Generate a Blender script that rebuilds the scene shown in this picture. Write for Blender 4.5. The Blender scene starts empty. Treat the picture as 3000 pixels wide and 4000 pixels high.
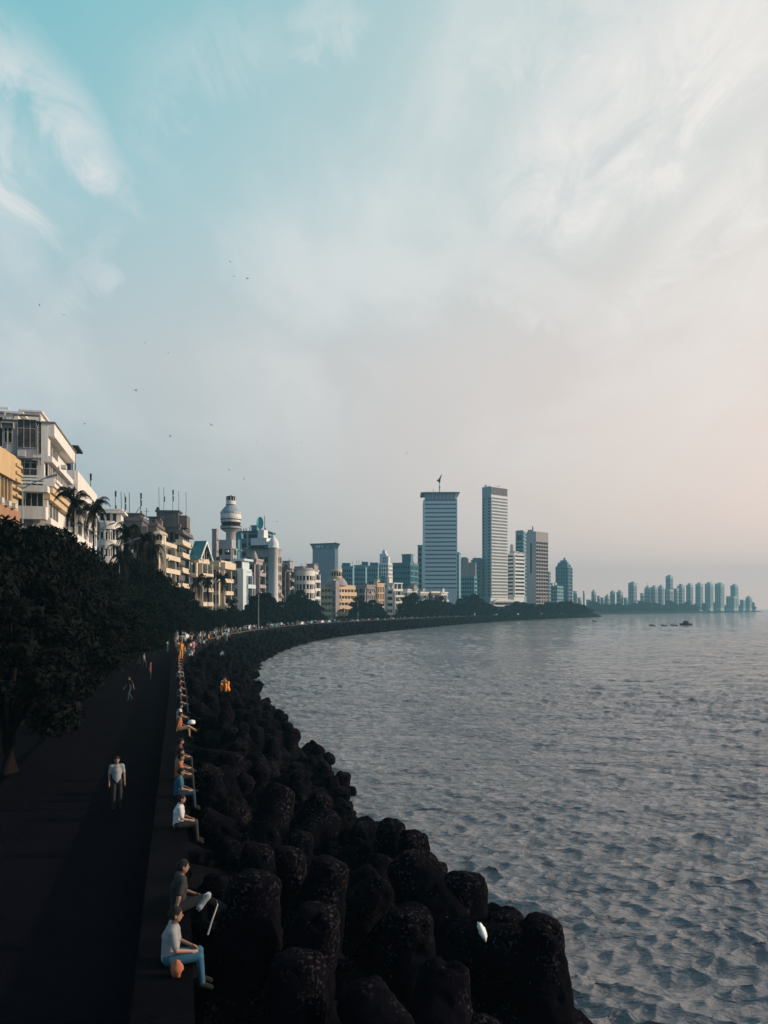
import bpy, bmesh, math, random
import numpy as np
from mathutils import Vector, Matrix, Quaternion, noise
R = math.radians
random.seed(7)
rng = np.random.default_rng(5)
scene = bpy.context.scene
COL = scene.collection
H, HZ, F = 11.0, 2376.0, 3000.0      # eye height above the water, horizon row and focal length (photo pixels)
def zof(py, D): return H + (HZ - py) / F * D
def xof(px, D): return (px - 1500.0) / F * D

# ------------------------------------------------------------ helpers
def tag(o, label=None, cat=None, group=None, kind=None):
    if label: o['label'] = label
    if cat: o['category'] = cat
    if group: o['group'] = group
    if kind: o['kind'] = kind
    return o
def empty(name, loc, rz, label, cat, group=None):
    o = bpy.data.objects.new(name, None); COL.objects.link(o)
    o.location = loc; o.rotation_euler = (0, 0, rz); o.empty_display_size = .5
    return tag(o, label, cat, group)
def link(name, me, parent=None, loc=None, rot=None):
    o = bpy.data.objects.new(name, me); COL.objects.link(o)
    if parent: o.parent = parent
    if loc is not None: o.location = loc
    if rot is not None: o.rotation_euler = rot
    return o
def kids(o): return [c for c in o.children]
def copy_tree(o, parent=None):
    c = o.copy(); COL.objects.link(c); c.parent = parent
    for ch in list(o.children): copy_tree(ch, c)
    return c

class MB:
    def __init__(s): s.v = []; s.f = []; s.m = []; s.sm = []
    def add(s, vs, fs, mi=0, smooth=False):
        n = len(s.v); s.v += [tuple(p) for p in vs]
        for f in fs: s.f.append(tuple(i + n for i in f)); s.m.append(mi); s.sm.append(smooth)
    def box(s, x0, x1, y0, y1, z0, z1, mi=0):
        if x0 > x1: x0, x1 = x1, x0
        if y0 > y1: y0, y1 = y1, y0
        vs = [(x0,y0,z0),(x1,y0,z0),(x1,y1,z0),(x0,y1,z0),(x0,y0,z1),(x1,y0,z1),(x1,y1,z1),(x0,y1,z1)]
        s.add(vs, [(0,3,2,1),(4,5,6,7),(0,1,5,4),(1,2,6,5),(2,3,7,6),(3,0,4,7)], mi)
    def lathe(s, prof, c=(0,0), n=24, a0=0, a1=2*math.pi, mi=0, smooth=True, sx=1, sy=1):
        full = abs(a1 - a0 - 2*math.pi) < 1e-6
        m = n if full else n + 1
        vs = []
        for r, z in prof:
            for i in range(m):
                a = a0 + (a1 - a0) * i / n
                vs.append((c[0] + sx*r*math.cos(a), c[1] + sy*r*math.sin(a), z))
        fs = []
        for j in range(len(prof) - 1):
            for i in range(n):
                i2 = (i + 1) % m
                fs.append((j*m+i, j*m+i2, (j+1)*m+i2, (j+1)*m+i))
        s.add(vs, fs, mi, smooth)
        s.add([vs[i] for i in range(m)], [tuple(range(m))[::-1]], mi)
        s.add([vs[(len(prof)-1)*m+i] for i in range(m)], [tuple(range(m))], mi)
    def tube(s, pts, rs, n=6, mi=0):
        pts = [Vector(p) for p in pts]
        if not hasattr(rs, '__len__'): rs = [rs]*len(pts)
        vs = []
        for k, p in enumerate(pts):
            d = (pts[min(k+1, len(pts)-1)] - pts[max(k-1, 0)]).normalized()
            a = d.cross(Vector((0,0,1)))
            if a.length < .05: a = d.cross(Vector((1,0,0)))
            a.normalize(); b = d.cross(a)
            for i in range(n):
                t = 2*math.pi*i/n
                vs.append(p + (a*math.cos(t) + b*math.sin(t))*rs[k])
        fs = []
        for k in range(len(pts)-1):
            for i in range(n):
                fs.append((k*n+i, k*n+(i+1)%n, (k+1)*n+(i+1)%n, (k+1)*n+i))
        s.add(vs, fs, mi, True)
        s.add(vs[:n], [tuple(range(n))[::-1]], mi); s.add(vs[-n:], [tuple(range(n))], mi)
    def prism(s, poly, z0, z1, mi=0):
        n = len(poly)
        vs = [(x,y,z0) for x,y in poly] + [(x,y,z1) for x,y in poly]
        s.add(vs, [tuple(range(n))[::-1], tuple(range(n, 2*n))] + [(i,(i+1)%n,n+(i+1)%n,n+i) for i in range(n)], mi)
    def mesh(s, name, mats):
        me = bpy.data.meshes.new(name)
        me.from_pydata(s.v, [], s.f)
        if not isinstance(mats, (list, tuple)): mats = [mats]
        for m in mats: me.materials.append(m)
        me.polygons.foreach_set('material_index', s.m)
        me.polygons.foreach_set('use_smooth', s.sm)
        me.update(); return me
    def build(s, name, mats, parent=None, loc=None):
        return link(name, s.mesh(name, mats), parent, loc)

def np_mesh(name, verts, quads, mat, smooth=True):
    me = bpy.data.meshes.new(name)
    me.vertices.add(len(verts)); me.vertices.foreach_set('co', verts.astype(np.float32).ravel())
    nq, k = quads.shape
    me.loops.add(nq*k); me.loops.foreach_set('vertex_index', quads.astype(np.int32).ravel())
    me.polygons.add(nq); me.polygons.foreach_set('loop_start', np.arange(0, nq*k, k, dtype=np.int32))
    me.polygons.foreach_set('use_smooth', np.full(nq, smooth))
    me.materials.append(mat); me.update(calc_edges=True); me.validate(); return me

# ------------------------------------------------------------ materials
def new_mat(name):
    m = bpy.data.materials.new(name); m.use_nodes = True
    nt = m.node_tree; b = nt.nodes['Principled BSDF']
    return m, nt, b
def N(nt, t, **kw):
    n = nt.nodes.new(t)
    for k, v in kw.items(): setattr(n, k, v)
    return n
def ramp(nt, stops):
    n = nt.nodes.new('ShaderNodeValToRGB'); e = n.color_ramp.elements
    while len(e) < len(stops): e.new(.5)
    for i, (p, c) in enumerate(stops):
        e[i].position = p; e[i].color = (*c, 1) if len(c) == 3 else c
    return n
def wall_mat(name, c, rough=.85, stain=.35, scale=.6, grime=(.55,.5,.45)):
    m, nt, b = new_mat(name); L = nt.links
    tc = N(nt, 'ShaderNodeTexCoord'); mp = N(nt, 'ShaderNodeMapping')
    mp.inputs['Scale'].default_value = (1, 1, .16)
    n1 = N(nt, 'ShaderNodeTexNoise'); n1.inputs['Scale'].default_value = scale; n1.inputs['Detail'].default_value = 8
    n1.inputs['Roughness'].default_value = .65
    n2 = N(nt, 'ShaderNodeTexNoise'); n2.inputs['Scale'].default_value = 2.2; n2.inputs['Detail'].default_value = 6
    L.new(tc.outputs['Object'], mp.inputs['Vector']); L.new(mp.outputs[0], n1.inputs['Vector']); L.new(mp.outputs[0], n2.inputs['Vector'])
    mul = N(nt, 'ShaderNodeMath', operation='MULTIPLY'); L.new(n1.outputs[0], mul.inputs[0]); L.new(n2.outputs[0], mul.inputs[1])
    r = ramp(nt, [(.14, (1,1,1)), (.34, (0,0,0))]); L.new(mul.outputs[0], r.inputs[0])
    mf = N(nt, 'ShaderNodeMath', operation='MULTIPLY'); L.new(r.outputs[0], mf.inputs[0]); mf.inputs[1].default_value = stain
    mx = N(nt, 'ShaderNodeMix', data_type='RGBA'); L.new(mf.outputs[0], mx.inputs[0])
    mx.inputs[6].default_value = (*c, 1); mx.inputs[7].default_value = (c[0]*grime[0], c[1]*grime[1], c[2]*grime[2], 1)
    L.new(mx.outputs[2], b.inputs['Base Color']); b.inputs['Roughness'].default_value = rough
    bp = N(nt, 'ShaderNodeBump'); bp.inputs['Strength'].default_value = .25; bp.inputs['Distance'].default_value = .03
    L.new(n2.outputs[0], bp.inputs['Height']); L.new(bp.outputs[0], b.inputs['Normal'])
    return m
def plain(name, c, rough=.6, metal=0):
    m, nt, b = new_mat(name); L = nt.links
    tc = N(nt, 'ShaderNodeTexCoord'); n = N(nt, 'ShaderNodeTexNoise'); n.inputs['Scale'].default_value = 3
    L.new(tc.outputs['Object'], n.inputs['Vector'])
    r = ramp(nt, [(.3, tuple(x*.8 for x in c)), (.7, tuple(min(1, x*1.12) for x in c))])
    L.new(n.outputs[0], r.inputs[0]); L.new(r.outputs[0], b.inputs['Base Color'])
    b.inputs['Roughness'].default_value = rough; b.inputs['Metallic'].default_value = metal
    return m
W = {
 'yellow': wall_mat('yellow_plaster', (.50,.355,.19)),
 'orange': wall_mat('orange_plaster', (.32,.175,.10)),
 'white': wall_mat('white_plaster', (.72,.69,.65), stain=.45),
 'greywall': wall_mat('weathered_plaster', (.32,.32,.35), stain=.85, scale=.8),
 'cream': wall_mat('cream_plaster', (.64,.55,.43), stain=.5),
 'dark': wall_mat('dark_weathered_concrete', (.11,.105,.11), stain=.7),
 'brown': wall_mat('brown_concrete', (.15,.12,.11), stain=.6),
 'bluewhite': wall_mat('pale_blue_plaster', (.56,.66,.71), stain=.5),
 'pinkgrey': wall_mat('pinkish_render', (.34,.29,.29), stain=.45),
 'lightgrey': wall_mat('light_grey_concrete', (.36,.36,.38), stain=.5),
 'artdeco': wall_mat('golden_plaster', (.68,.50,.33), stain=.45),
 'teal': wall_mat('haze_teal_wall', (.06,.20,.27), stain=.4),  # bluish distance haze put into the wall colour
 'tealpale': wall_mat('haze_pale_teal_wall', (.15,.30,.36), stain=.4),  # paler wall with the same haze tint put in
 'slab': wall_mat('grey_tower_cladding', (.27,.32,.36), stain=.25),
 'airwhite': wall_mat('tower_panels', (.62,.70,.74), stain=.15),
 'towerwhite': wall_mat('hotel_concrete', (.70,.70,.70), stain=.25),
 'towerdark': wall_mat('hotel_shaded_side', (.27,.34,.38), stain=.3),  # shade of the left face put into a darker concrete
 'mauve': wall_mat('mauve_granite', (.33,.28,.28), stain=.3),
 'far': wall_mat('far_tower_concrete', (.30,.38,.42), stain=.3),
 'roof': wall_mat('roof_concrete', (.2,.2,.2), stain=.7),
 'recess': wall_mat('painted_recess_shade', (.045,.038,.036), stain=.5),  # shade inside balconies put into a dark wall colour
 'soffit': wall_mat('ochre_soffit', (.58,.43,.27)),
}
M = {
 'tealroof': plain('teal_roof_sheet', (.02,.22,.27), .5),
 'metal': plain('dark_steel', (.03,.035,.04), .5, .6),
 'pole': plain('painted_pole', (.25,.27,.28), .45, .3),
 'white': plain('white_paint', (.75,.75,.72), .5),
 'frame': plain('window_frame', (.45,.43,.40), .6),
 'ac': plain('ac_casing', (.50,.50,.47), .5),
 'canvas': plain('dark_canvas', (.02,.02,.022), .9),
 'dishteal': plain('dish_paint', (.03,.36,.42), .5),
 'trunk': wall_mat('bark', (.009,.007,.007), stain=.5, scale=2),
 'boat': plain('tarred_hull', (.012,.012,.014), .6),
 'bird': plain('bird_feathers', (.03,.03,.035), .9),
 'road': None,
}
M['trunk'].node_tree.nodes['Principled BSDF'].inputs['Specular IOR Level'].default_value = .05
def glass(name, c, rough):
    m, nt, b = new_mat(name); L = nt.links
    tc = N(nt, 'ShaderNodeTexCoord'); n = N(nt, 'ShaderNodeTexNoise'); n.inputs['Scale'].default_value = 1.3
    L.new(tc.outputs['Object'], n.inputs['Vector'])
    r = ramp(nt, [(.35, tuple(x*.4 for x in c)), (.65, c)]); L.new(n.outputs[0], r.inputs[0]); L.new(r.outputs[0], b.inputs['Base Color'])
    b.inputs['Roughness'].default_value = rough; b.inputs['Specular IOR Level'].default_value = .16
    return m
GL = [glass('dark_glass', (.008,.010,.016), .12), glass('blue_glass', (.014,.022,.032), .2), glass('curtained_glass', (.08,.07,.065), .4)]

# foliage
def leaf_mat(name, c1, c2):
    m, nt, b = new_mat(name); L = nt.links
    g = N(nt, 'ShaderNodeNewGeometry'); oi = N(nt, 'ShaderNodeObjectInfo')
    r = ramp(nt, [(0, c1), (1, c2)]); L.new(g.outputs['Random Per Island'], r.inputs[0])
    L.new(r.outputs[0], b.inputs['Base Color']); b.inputs['Roughness'].default_value = .8
    b.inputs['Specular IOR Level'].default_value = .06
    return m
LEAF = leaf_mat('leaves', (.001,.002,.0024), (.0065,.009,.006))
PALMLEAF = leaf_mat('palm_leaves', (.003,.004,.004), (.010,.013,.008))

# rock / tetrapod: stained black concrete with pale chips
def rock_mat(name, c1, c2, flecks=True, scale=1.6):
    m, nt, b = new_mat(name); L = nt.links
    tc = N(nt, 'ShaderNodeTexCoord')
    n = N(nt, 'ShaderNodeTexNoise'); n.inputs['Scale'].default_value = scale; n.inputs['Detail'].default_value = 9; n.inputs['Roughness'].default_value = .7
    n2 = N(nt, 'ShaderNodeTexNoise'); n2.inputs['Scale'].default_value = 17; n2.inputs['Detail'].default_value = 5
    n3 = N(nt, 'ShaderNodeTexVoronoi'); n3.inputs['Scale'].default_value = 9
    for k in (n, n2, n3): L.new(tc.outputs['Object'], k.inputs['Vector'])
    r = ramp(nt, [(.35, c1), (.72, c2)]); L.new(n.outputs[0], r.inputs[0])
    cur = r.outputs[0]
    if flecks:
        a = ramp(nt, [(.55, (0,0,0)), (.64, (1,1,1))]); L.new(n2.outputs[0], a.inputs[0])
        g = N(nt, 'ShaderNodeMath', operation='MULTIPLY'); L.new(a.outputs[0], g.inputs[0])
        big = ramp(nt, [(.44, (0,0,0)), (.60, (1,1,1))]); 
        n4 = N(nt, 'ShaderNodeTexNoise'); n4.inputs['Scale'].default_value = 1.1; L.new(tc.outputs['Object'], n4.inputs['Vector'])
        L.new(n4.outputs[0], big.inputs[0]); L.new(big.outputs[0], g.inputs[1])
        g2 = N(nt, 'ShaderNodeMath', operation='MULTIPLY'); L.new(g.outputs[0], g2.inputs[0]); g2.inputs[1].default_value = .8
        mx = N(nt, 'ShaderNodeMix', data_type='RGBA'); L.new(g2.outputs[0], mx.inputs[0]); L.new(cur, mx.inputs[6])
        mx.inputs[7].default_value = (.046,.040,.042,1); cur = mx.outputs[2]
        # scattered white barnacle chips
        v = ramp(nt, [(.05, (1,1,1)), (.07, (0,0,0))]); L.new(n3.outputs['Distance'], v.inputs[0])
        sep = N(nt, 'ShaderNodeSeparateColor'); L.new(n3.outputs['Color'], sep.inputs[0])
        gt = N(nt, 'ShaderNodeMath', operation='GREATER_THAN'); L.new(sep.outputs[0], gt.inputs[0]); gt.inputs[1].default_value = .8
        mm = N(nt, 'ShaderNodeMath', operation='MULTIPLY'); L.new(v.outputs[0], mm.inputs[0]); L.new(gt.outputs[0], mm.inputs[1])
        mx2 = N(nt, 'ShaderNodeMix', data_type='RGBA'); L.new(mm.outputs[0], mx2.inputs[0]); L.new(cur, mx2.inputs[6])
        mx2.inputs[7].default_value = (.3,.28,.25,1); cur = mx2.outputs[2]
    L.new(cur, b.inputs['Base Color']); b.inputs['Roughness'].default_value = .95; b.inputs['Specular IOR Level'].default_value = .02 if c2[0] < .05 else .15
    bp = N(nt, 'ShaderNodeBump'); bp.inputs['Strength'].default_value = .7; bp.inputs['Distance'].default_value = .03
    ad = N(nt, 'ShaderNodeMath', operation='ADD'); L.new(n2.outputs[0], ad.inputs[0]); L.new(n.outputs[0], ad.inputs[1])
    L.new(ad.outputs[0], bp.inputs['Height']); L.new(bp.outputs[0], b.inputs['Normal'])
    return m
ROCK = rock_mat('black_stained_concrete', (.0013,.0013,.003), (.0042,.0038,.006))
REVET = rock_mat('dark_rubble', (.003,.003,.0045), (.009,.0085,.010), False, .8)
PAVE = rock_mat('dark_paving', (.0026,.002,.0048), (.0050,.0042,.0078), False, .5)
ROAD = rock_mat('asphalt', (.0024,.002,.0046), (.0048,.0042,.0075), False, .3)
LANDM = rock_mat('dark_ground', (.012,.014,.014), (.03,.032,.03), False, .02)  # dark mottled base colour for land and headland
WALLM = rock_mat('seawall_concrete', (.05,.05,.05), (.16,.15,.145), False, .7)

DARKWALL = rock_mat('dark_seawall', (.002,.002,.0035), (.007,.0065,.009), False, .7)  # near-black of the underexposed foreground put into seawall and kerb colour
def water_mat():
    m, nt, b = new_mat('sea_water'); L = nt.links
    geo = N(nt, 'ShaderNodeNewGeometry')
    mp = N(nt, 'ShaderNodeMapping'); mp.inputs['Rotation'].default_value = (0,0,R(12)); mp.inputs['Scale'].default_value = (.42,1,1)
    L.new(geo.outputs['Position'], mp.inputs['Vector'])
    prev = None
    for sc, st, dist in ((8, 1., .05), (3.0, 1., .17), (.9, 1., .5), (.22, 1., 1.5)):
        n = N(nt, 'ShaderNodeTexNoise'); n.inputs['Scale'].default_value = sc; n.inputs['Detail'].default_value = 4
        n.inputs['Roughness'].default_value = .55; n.inputs['Distortion'].default_value = .4
        L.new(mp.outputs[0], n.inputs['Vector'])
        bp = N(nt, 'ShaderNodeBump'); bp.inputs['Strength'].default_value = st; bp.inputs['Distance'].default_value = dist
        L.new(n.outputs[0], bp.inputs['Height'])
        if prev: L.new(prev.outputs[0], bp.inputs['Normal'])
        prev = bp
    L.new(prev.outputs[0], b.inputs['Normal'])
    n = N(nt, 'ShaderNodeTexNoise'); n.inputs['Scale'].default_value = .03; n.inputs['Detail'].default_value = 4
    L.new(geo.outputs['Position'], n.inputs['Vector'])
    r = ramp(nt, [(.35, (.140,.146,.168)), (.7, (.200,.196,.206))]); L.new(n.outputs[0], r.inputs[0])
    L.new(r.outputs[0], b.inputs['Base Color'])
    b.inputs['Roughness'].default_value = .06; b.inputs['IOR'].default_value = 1.333
    return m
WATER = water_mat()

# ------------------------------------------------------------ camera, world, sun, haze
cam = bpy.data.cameras.new('camera'); co = bpy.data.objects.new('camera', cam); COL.objects.link(co)
co.location = (0, 0, H); co.rotation_euler = (R(90), 0, 0)
cam.sensor_fit = 'VERTICAL'; cam.sensor_height = 36.0; cam.lens = 36.0 * F / 4000.0
cam.shift_y = (HZ - 2000) / 4000.0
cam.clip_start = .3; cam.clip_end = 40000
scene.camera = co

SUN_AZ = 88.0; SUN_EL = 17.0    # degrees right of the view axis, degrees up
sd = Vector((math.sin(R(SUN_AZ))*math.cos(R(SUN_EL)), math.cos(R(SUN_AZ))*math.cos(R(SUN_EL)), math.sin(R(SUN_EL))))
sl = bpy.data.lights.new('sun', 'SUN'); sl.energy = 4.6; sl.angle = R(.5); sl.color = (1.0, .80, .60)
so = bpy.data.objects.new('sun', sl); COL.objects.link(so)
so.rotation_euler = (-sd).to_track_quat('-Z', 'Y').to_euler(); so.location = (200, 0, 200)

world = bpy.data.worlds.new('World'); scene.world = world; world.use_nodes = True
nt = world.node_tree; L = nt.links; nt.nodes.clear()
out = N(nt, 'ShaderNodeOutputWorld')
sky = N(nt, 'ShaderNodeTexSky', sky_type='NISHITA', sun_disc=False, sun_elevation=R(SUN_EL), sun_rotation=R(SUN_AZ))
bg1 = N(nt, 'ShaderNodeBackground'); bg1.inputs[1].default_value = .1; L.new(sky.outputs[0], bg1.inputs[0])
tc = N(nt, 'ShaderNodeTexCoord'); sp = N(nt, 'ShaderNodeSeparateXYZ'); L.new(tc.outputs['Generated'], sp.inputs[0])
def mth(op, a, b=None, c=None, clamp=False):
    n = N(nt, 'ShaderNodeMath', operation=op); n.use_clamp = clamp
    for i, v in enumerate((a, b, c)):
        if v is None: continue
        if isinstance(v, (int, float)): n.inputs[i].default_value = v
        else: L.new(v, n.inputs[i])
    return n.outputs[0]
el = mth('ABSOLUTE', sp.outputs[2])
leftC = ramp(nt, [(0, (.48,.46,.45)), (.12, (.39,.48,.51)), (.30, (.48,.56,.585)), (.46, (.30,.55,.61)), (.64, (.11,.48,.55))]); L.new(el, leftC.inputs[0])
rightC = ramp(nt, [(0, (1.15,.80,.71)), (.12, (1.0,.76,.65)), (.30, (.84,.70,.63)), (.46, (.76,.72,.67)), (.64, (.74,.72,.69))]); L.new(el, rightC.inputs[0])
az = mth('ADD', mth('MULTIPLY', sp.outputs[0], 1.15), .48, clamp=True)
base = N(nt, 'ShaderNodeMix', data_type='RGBA'); L.new(az, base.inputs[0]); L.new(leftC.outputs[0], base.inputs[6]); L.new(rightC.outputs[0], base.inputs[7])
# clouds live on a plane overhead: direction / (height + offset)
den = mth('ADD', el, .22)
cx = mth('DIVIDE', sp.outputs[0], den); cy = mth('DIVIDE', sp.outputs[1], den)
cmb = N(nt, 'ShaderNodeCombineXYZ'); L.new(cx, cmb.inputs[0]); L.new(cy, cmb.inputs[1])
mp = N(nt, 'ShaderNodeMapping'); mp.inputs['Rotation'].default_value = (0,0,R(-35)); mp.inputs['Scale'].default_value = (1.2,.62,1); mp.inputs['Location'].default_value = (2.3,.9,0)
L.new(cmb.outputs[0], mp.inputs['Vector'])
nn = N(nt, 'ShaderNodeTexNoise'); nn.inputs['Scale'].default_value = 1.7; nn.inputs['Detail'].default_value = 7; nn.inputs['Roughness'].default_value = .52; nn.inputs['Distortion'].default_value = .6
L.new(mp.outputs[0], nn.inputs['Vector'])
n5 = N(nt, 'ShaderNodeTexNoise'); n5.inputs['Scale'].default_value = 8; n5.inputs['Detail'].default_value = 12; n5.inputs['Roughness'].default_value = .66; n5.inputs['Distortion'].default_value = .8
L.new(mp.outputs[0], n5.inputs['Vector'])
cm = mth('ADD', mth('MULTIPLY', nn.outputs[0], .86), mth('MULTIPLY', n5.outputs[0], .14))
cr = ramp(nt, [(.42, (0,0,0)), (.66, (1,1,1))]); cr.color_ramp.interpolation = 'EASE'; L.new(cm, cr.inputs[0])
fade = mth('MULTIPLY', mth('SUBTRACT', el, .10, clamp=True), 5.0, clamp=True)
cf0 = mth('MULTIPLY', mth('MULTIPLY', cr.outputs[0], fade), .55)
def blob(ox, oy, hl, hw, ang, amt):
    # a drift of cloud about a fixed direction of the sky, its edge torn by the noise
    u = (ox*1.808-1500)/3000; v = (2376-oy*1.808)/3000; d = Vector((u, 1, v)).normalized(); k = d.y*1.808/3000
    c, s = math.cos(R(ang)), math.sin(R(ang))
    a = mth('ADD', mth('SUBTRACT', sp.outputs[0], d.x), mth('MULTIPLY', mth('SUBTRACT', nn.outputs[0], .5), .16)); b = mth('ADD', mth('SUBTRACT', sp.outputs[2], d.z), mth('MULTIPLY', mth('SUBTRACT', n5.outputs[0], .5), .14))
    p = mth('DIVIDE', mth('ADD', mth('MULTIPLY', a, c), mth('MULTIPLY', b, -s)), hl*k); q = mth('DIVIDE', mth('ADD', mth('MULTIPLY', a, s), mth('MULTIPLY', b, c)), hw*k)
    r = mth('SQRT', mth('ADD', mth('MULTIPLY', p, p), mth('MULTIPLY', q, q)))
    m = N(nt, 'ShaderNodeMapRange'); m.interpolation_type = 'SMOOTHERSTEP'; L.new(r, m.inputs[0]); m.inputs[1].default_value = 1.35; m.inputs[2].default_value = .15; m.inputs[3].default_value = 0; m.inputs[4].default_value = amt
    f = mth('MULTIPLY', m.outputs[0], mth('GREATER_THAN', sp.outputs[1], 0)); return f
cf = cf0
for B_ in ((100,240,200,75,47,.95),(30,350,130,62,75,.9),(670,62,110,55,0,.5),(1350,240,420,210,-30,.95),(1560,480,300,130,-40,.8),(1180,60,260,110,-10,.6),(880,400,170,70,10,.35),(1090,655,130,42,20,.5),(170,590,150,28,-52,.4),(420,150,200,80,-20,.35)):
    cf = mth('MAXIMUM', cf, mth('MULTIPLY', blob(*B_), mth('MINIMUM', mth('MAXIMUM', mth('MULTIPLY', mth('SUBTRACT', n5.outputs[0], .30), 3.4), .12), 1.1)))
cf = mth('MINIMUM', cf, 1.0)
cloudC = N(nt, 'ShaderNodeMix', data_type='RGBA'); L.new(az, cloudC.inputs[0]); cloudC.inputs[6].default_value = (.72,.75,.755,1); cloudC.inputs[7].default_value = (.92,.86,.81,1)
fin = N(nt, 'ShaderNodeMix', data_type='RGBA'); L.new(cf, fin.inputs[0]); L.new(base.outputs[2], fin.inputs[6]); L.new(cloudC.outputs[2], fin.inputs[7])
bg2 = N(nt, 'ShaderNodeBackground'); tint = N(nt, 'ShaderNodeMix', data_type='RGBA', blend_type='MULTIPLY'); L.new(fin.outputs[2], tint.inputs[6]); tint.inputs[7].default_value = (.62,.86,1.12,1)
L.new(tint.outputs[2], bg2.inputs[0])
def mr(v, a, b, c, d):
    m = N(nt, 'ShaderNodeMapRange'); m.interpolation_type = 'SMOOTHSTEP'; L.new(v, m.inputs[0])
    for i, q in enumerate((a, b, c, d)): m.inputs[i+1].default_value = q
    return m.outputs[0]
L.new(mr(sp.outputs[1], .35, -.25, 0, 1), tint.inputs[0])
# the bright thin cloud is ahead over the sea; unseen sky overhead and behind dimmed to darken the foreground
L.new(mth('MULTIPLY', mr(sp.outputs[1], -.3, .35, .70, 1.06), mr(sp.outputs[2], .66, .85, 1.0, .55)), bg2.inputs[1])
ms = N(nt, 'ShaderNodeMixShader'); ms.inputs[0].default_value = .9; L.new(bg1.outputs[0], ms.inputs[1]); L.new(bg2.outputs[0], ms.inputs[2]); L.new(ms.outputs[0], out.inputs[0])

scene.view_settings.view_transform = 'Standard'; scene.view_settings.look = 'None'
scene.view_settings.exposure = .09; scene.view_settings.gamma = 1
scene.render.engine = 'CYCLES'
scene.cycles.sample_clamp_direct = 2.5; scene.cycles.sample_clamp_indirect = 2; scene.cycles.max_bounces = 6; scene.cycles.volume_bounces = 0; scene.cycles.use_denoising = True

hb = MB(); hb.box(-1500, 1750, -300, 3200, -3, 178)
hm = bpy.data.materials.new('haze_air'); hm.use_nodes = True; hn = hm.node_tree; hn.nodes.clear()
ho = N(hn, 'ShaderNodeOutputMaterial'); pv = N(hn, 'ShaderNodeVolumePrincipled')
pv.inputs['Color'].default_value = (.27,.57,.72,1); pv.inputs['Density'].default_value = .00030; pv.inputs['Anisotropy'].default_value = .1
hn.links.new(pv.outputs[0], ho.inputs['Volume'])
HAZE = tag(hb.build('haze', hm), kind='stuff')
HAZE['label'] = 'pale blue haze over the bay'

# ------------------------------------------------------------ coastline curve
WP = [(8,-30),(2.7,-10),(-2.7,10),(-13.35,50),(-24,90),(-30,122),(-33.5,150),(-35,185),(-33.8,230),(-27,290),(-14,340),(2,395),(50,540),(114,700),(190,840),(258,945),(300,1010)]
def catmull(P, per=14):
    out = []
    for i in range(1, len(P)-2):
        p0, p1, p2, p3 = [np.array(P[k], float) for k in (i-1, i, i+1, i+2)]
        for t in np.linspace(0, 1, per, endpoint=False):
            out.append(.5*((2*p1)+(-p0+p2)*t+(2*p0-5*p1+4*p2-p3)*t*t+(-p0+3*p1-3*p2+p3)*t**3))
    out.append(np.array(P[-2], float)); return np.array(out)
CV = catmull(WP)
seg = np.linalg.norm(np.diff(CV, axis=0), axis=1); ARC = np.concatenate([[0], np.cumsum(seg)])
def cpt(s):
    """point, tangent, right-hand (seaward) normal at arc length s"""
    s = max(0, min(ARC[-1]-.01, s)); i = int(np.searchsorted(ARC, s, side='right'))-1
    t = (s-ARC[i])/seg[i]; p = CV[i]*(1-t)+CV[i+1]*t
    d = CV[min(i+2, len(CV)-1)]-CV[max(i-1, 0)]; d = d/np.linalg.norm(d)
    return p, d, np.array([d[1], -d[0]])
def at_off(s, off, z=0):
    p, d, n = cpt(s); q = p+n*off; return Vector((q[0], q[1], z))
def s_of_depth(D):
    best = min(range(len(CV)), key=lambda i: abs(CV[i][1]-D)); return ARC[best]
def strip(name, prof, mat, s0=0, s1=None, step=4.0, closed=False, jitter=0):
    """sweep the cross-section prof [(offset, z)] along the coast"""
    s1 = s1 or ARC[-1]; k = max(2, int((s1-s0)/step)); mb = MB(); n = len(prof); vs = []
    for i in range(k+1):
        s = s0+(s1-s0)*i/k
        for o, z in prof:
            j = (noise.noise(Vector((s*.5, o*.6, z)))*jitter) if jitter else 0
            vs.append(at_off(s, o+j, z+j*.8))
    fs = []
    for i in range(k):
        for j in range(n-1 if not closed else n):
            j2 = (j+1) % n; fs.append((i*n+j, (i+1)*n+j, (i+1)*n+j2, i*n+j2))
    mb.add(vs, fs)
    if closed: mb.add(vs[:n], [tuple(range(n))]); mb.add(vs[-n:], [tuple(range(n))[::-1]])
    return mb.build(name, mat)
SE = ARC[-1]
tag(strip('seawall', [(-.55,4.38),(-.55,4.95),(-.65,4.955),(-.65,5.1),(.25,5.1),(.25,4.955),(.15,4.95),(.15,-1.0),(-.1,-1.0),(-.1,4.38)], DARKWALL, closed=True, s1=SE-2),
    'low dark seawall curving round the bay between promenade and tetrapods', 'seawall')
SW = bpy.data.objects['seawall']
cp_ = strip('coping', [(-.68,5.104),(-.68,5.2),(.28,5.2),(.28,5.104)], WALLM, closed=True, s0=122, s1=SE-3); cp_.parent = SW; cp_['label'] = 'pale concrete coping beyond the bend'
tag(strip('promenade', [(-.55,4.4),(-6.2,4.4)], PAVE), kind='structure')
tag(strip('kerb', [(-6.2,4.405),(-6.45,4.405),(-6.45,4.2)], DARKWALL), kind='structure')
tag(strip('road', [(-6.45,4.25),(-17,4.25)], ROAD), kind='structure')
tag(strip('pavement', [(-17,4.2),(-17,4.38),(-20,4.38),(-20,4.2)], PAVE), kind='structure')
tag(strip('road_marking', [(-11.6,4.256),(-11.75,4.256)], WALLM, step=6), kind='structure')
tag(strip('revetment', [(.14,3.2),(2,2.6),(4,1.9),(6,1.1),(8,.3),(9.6,-.5),(11,-1.4)], REVET, step=1.0, jitter=.5), kind='structure')
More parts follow.
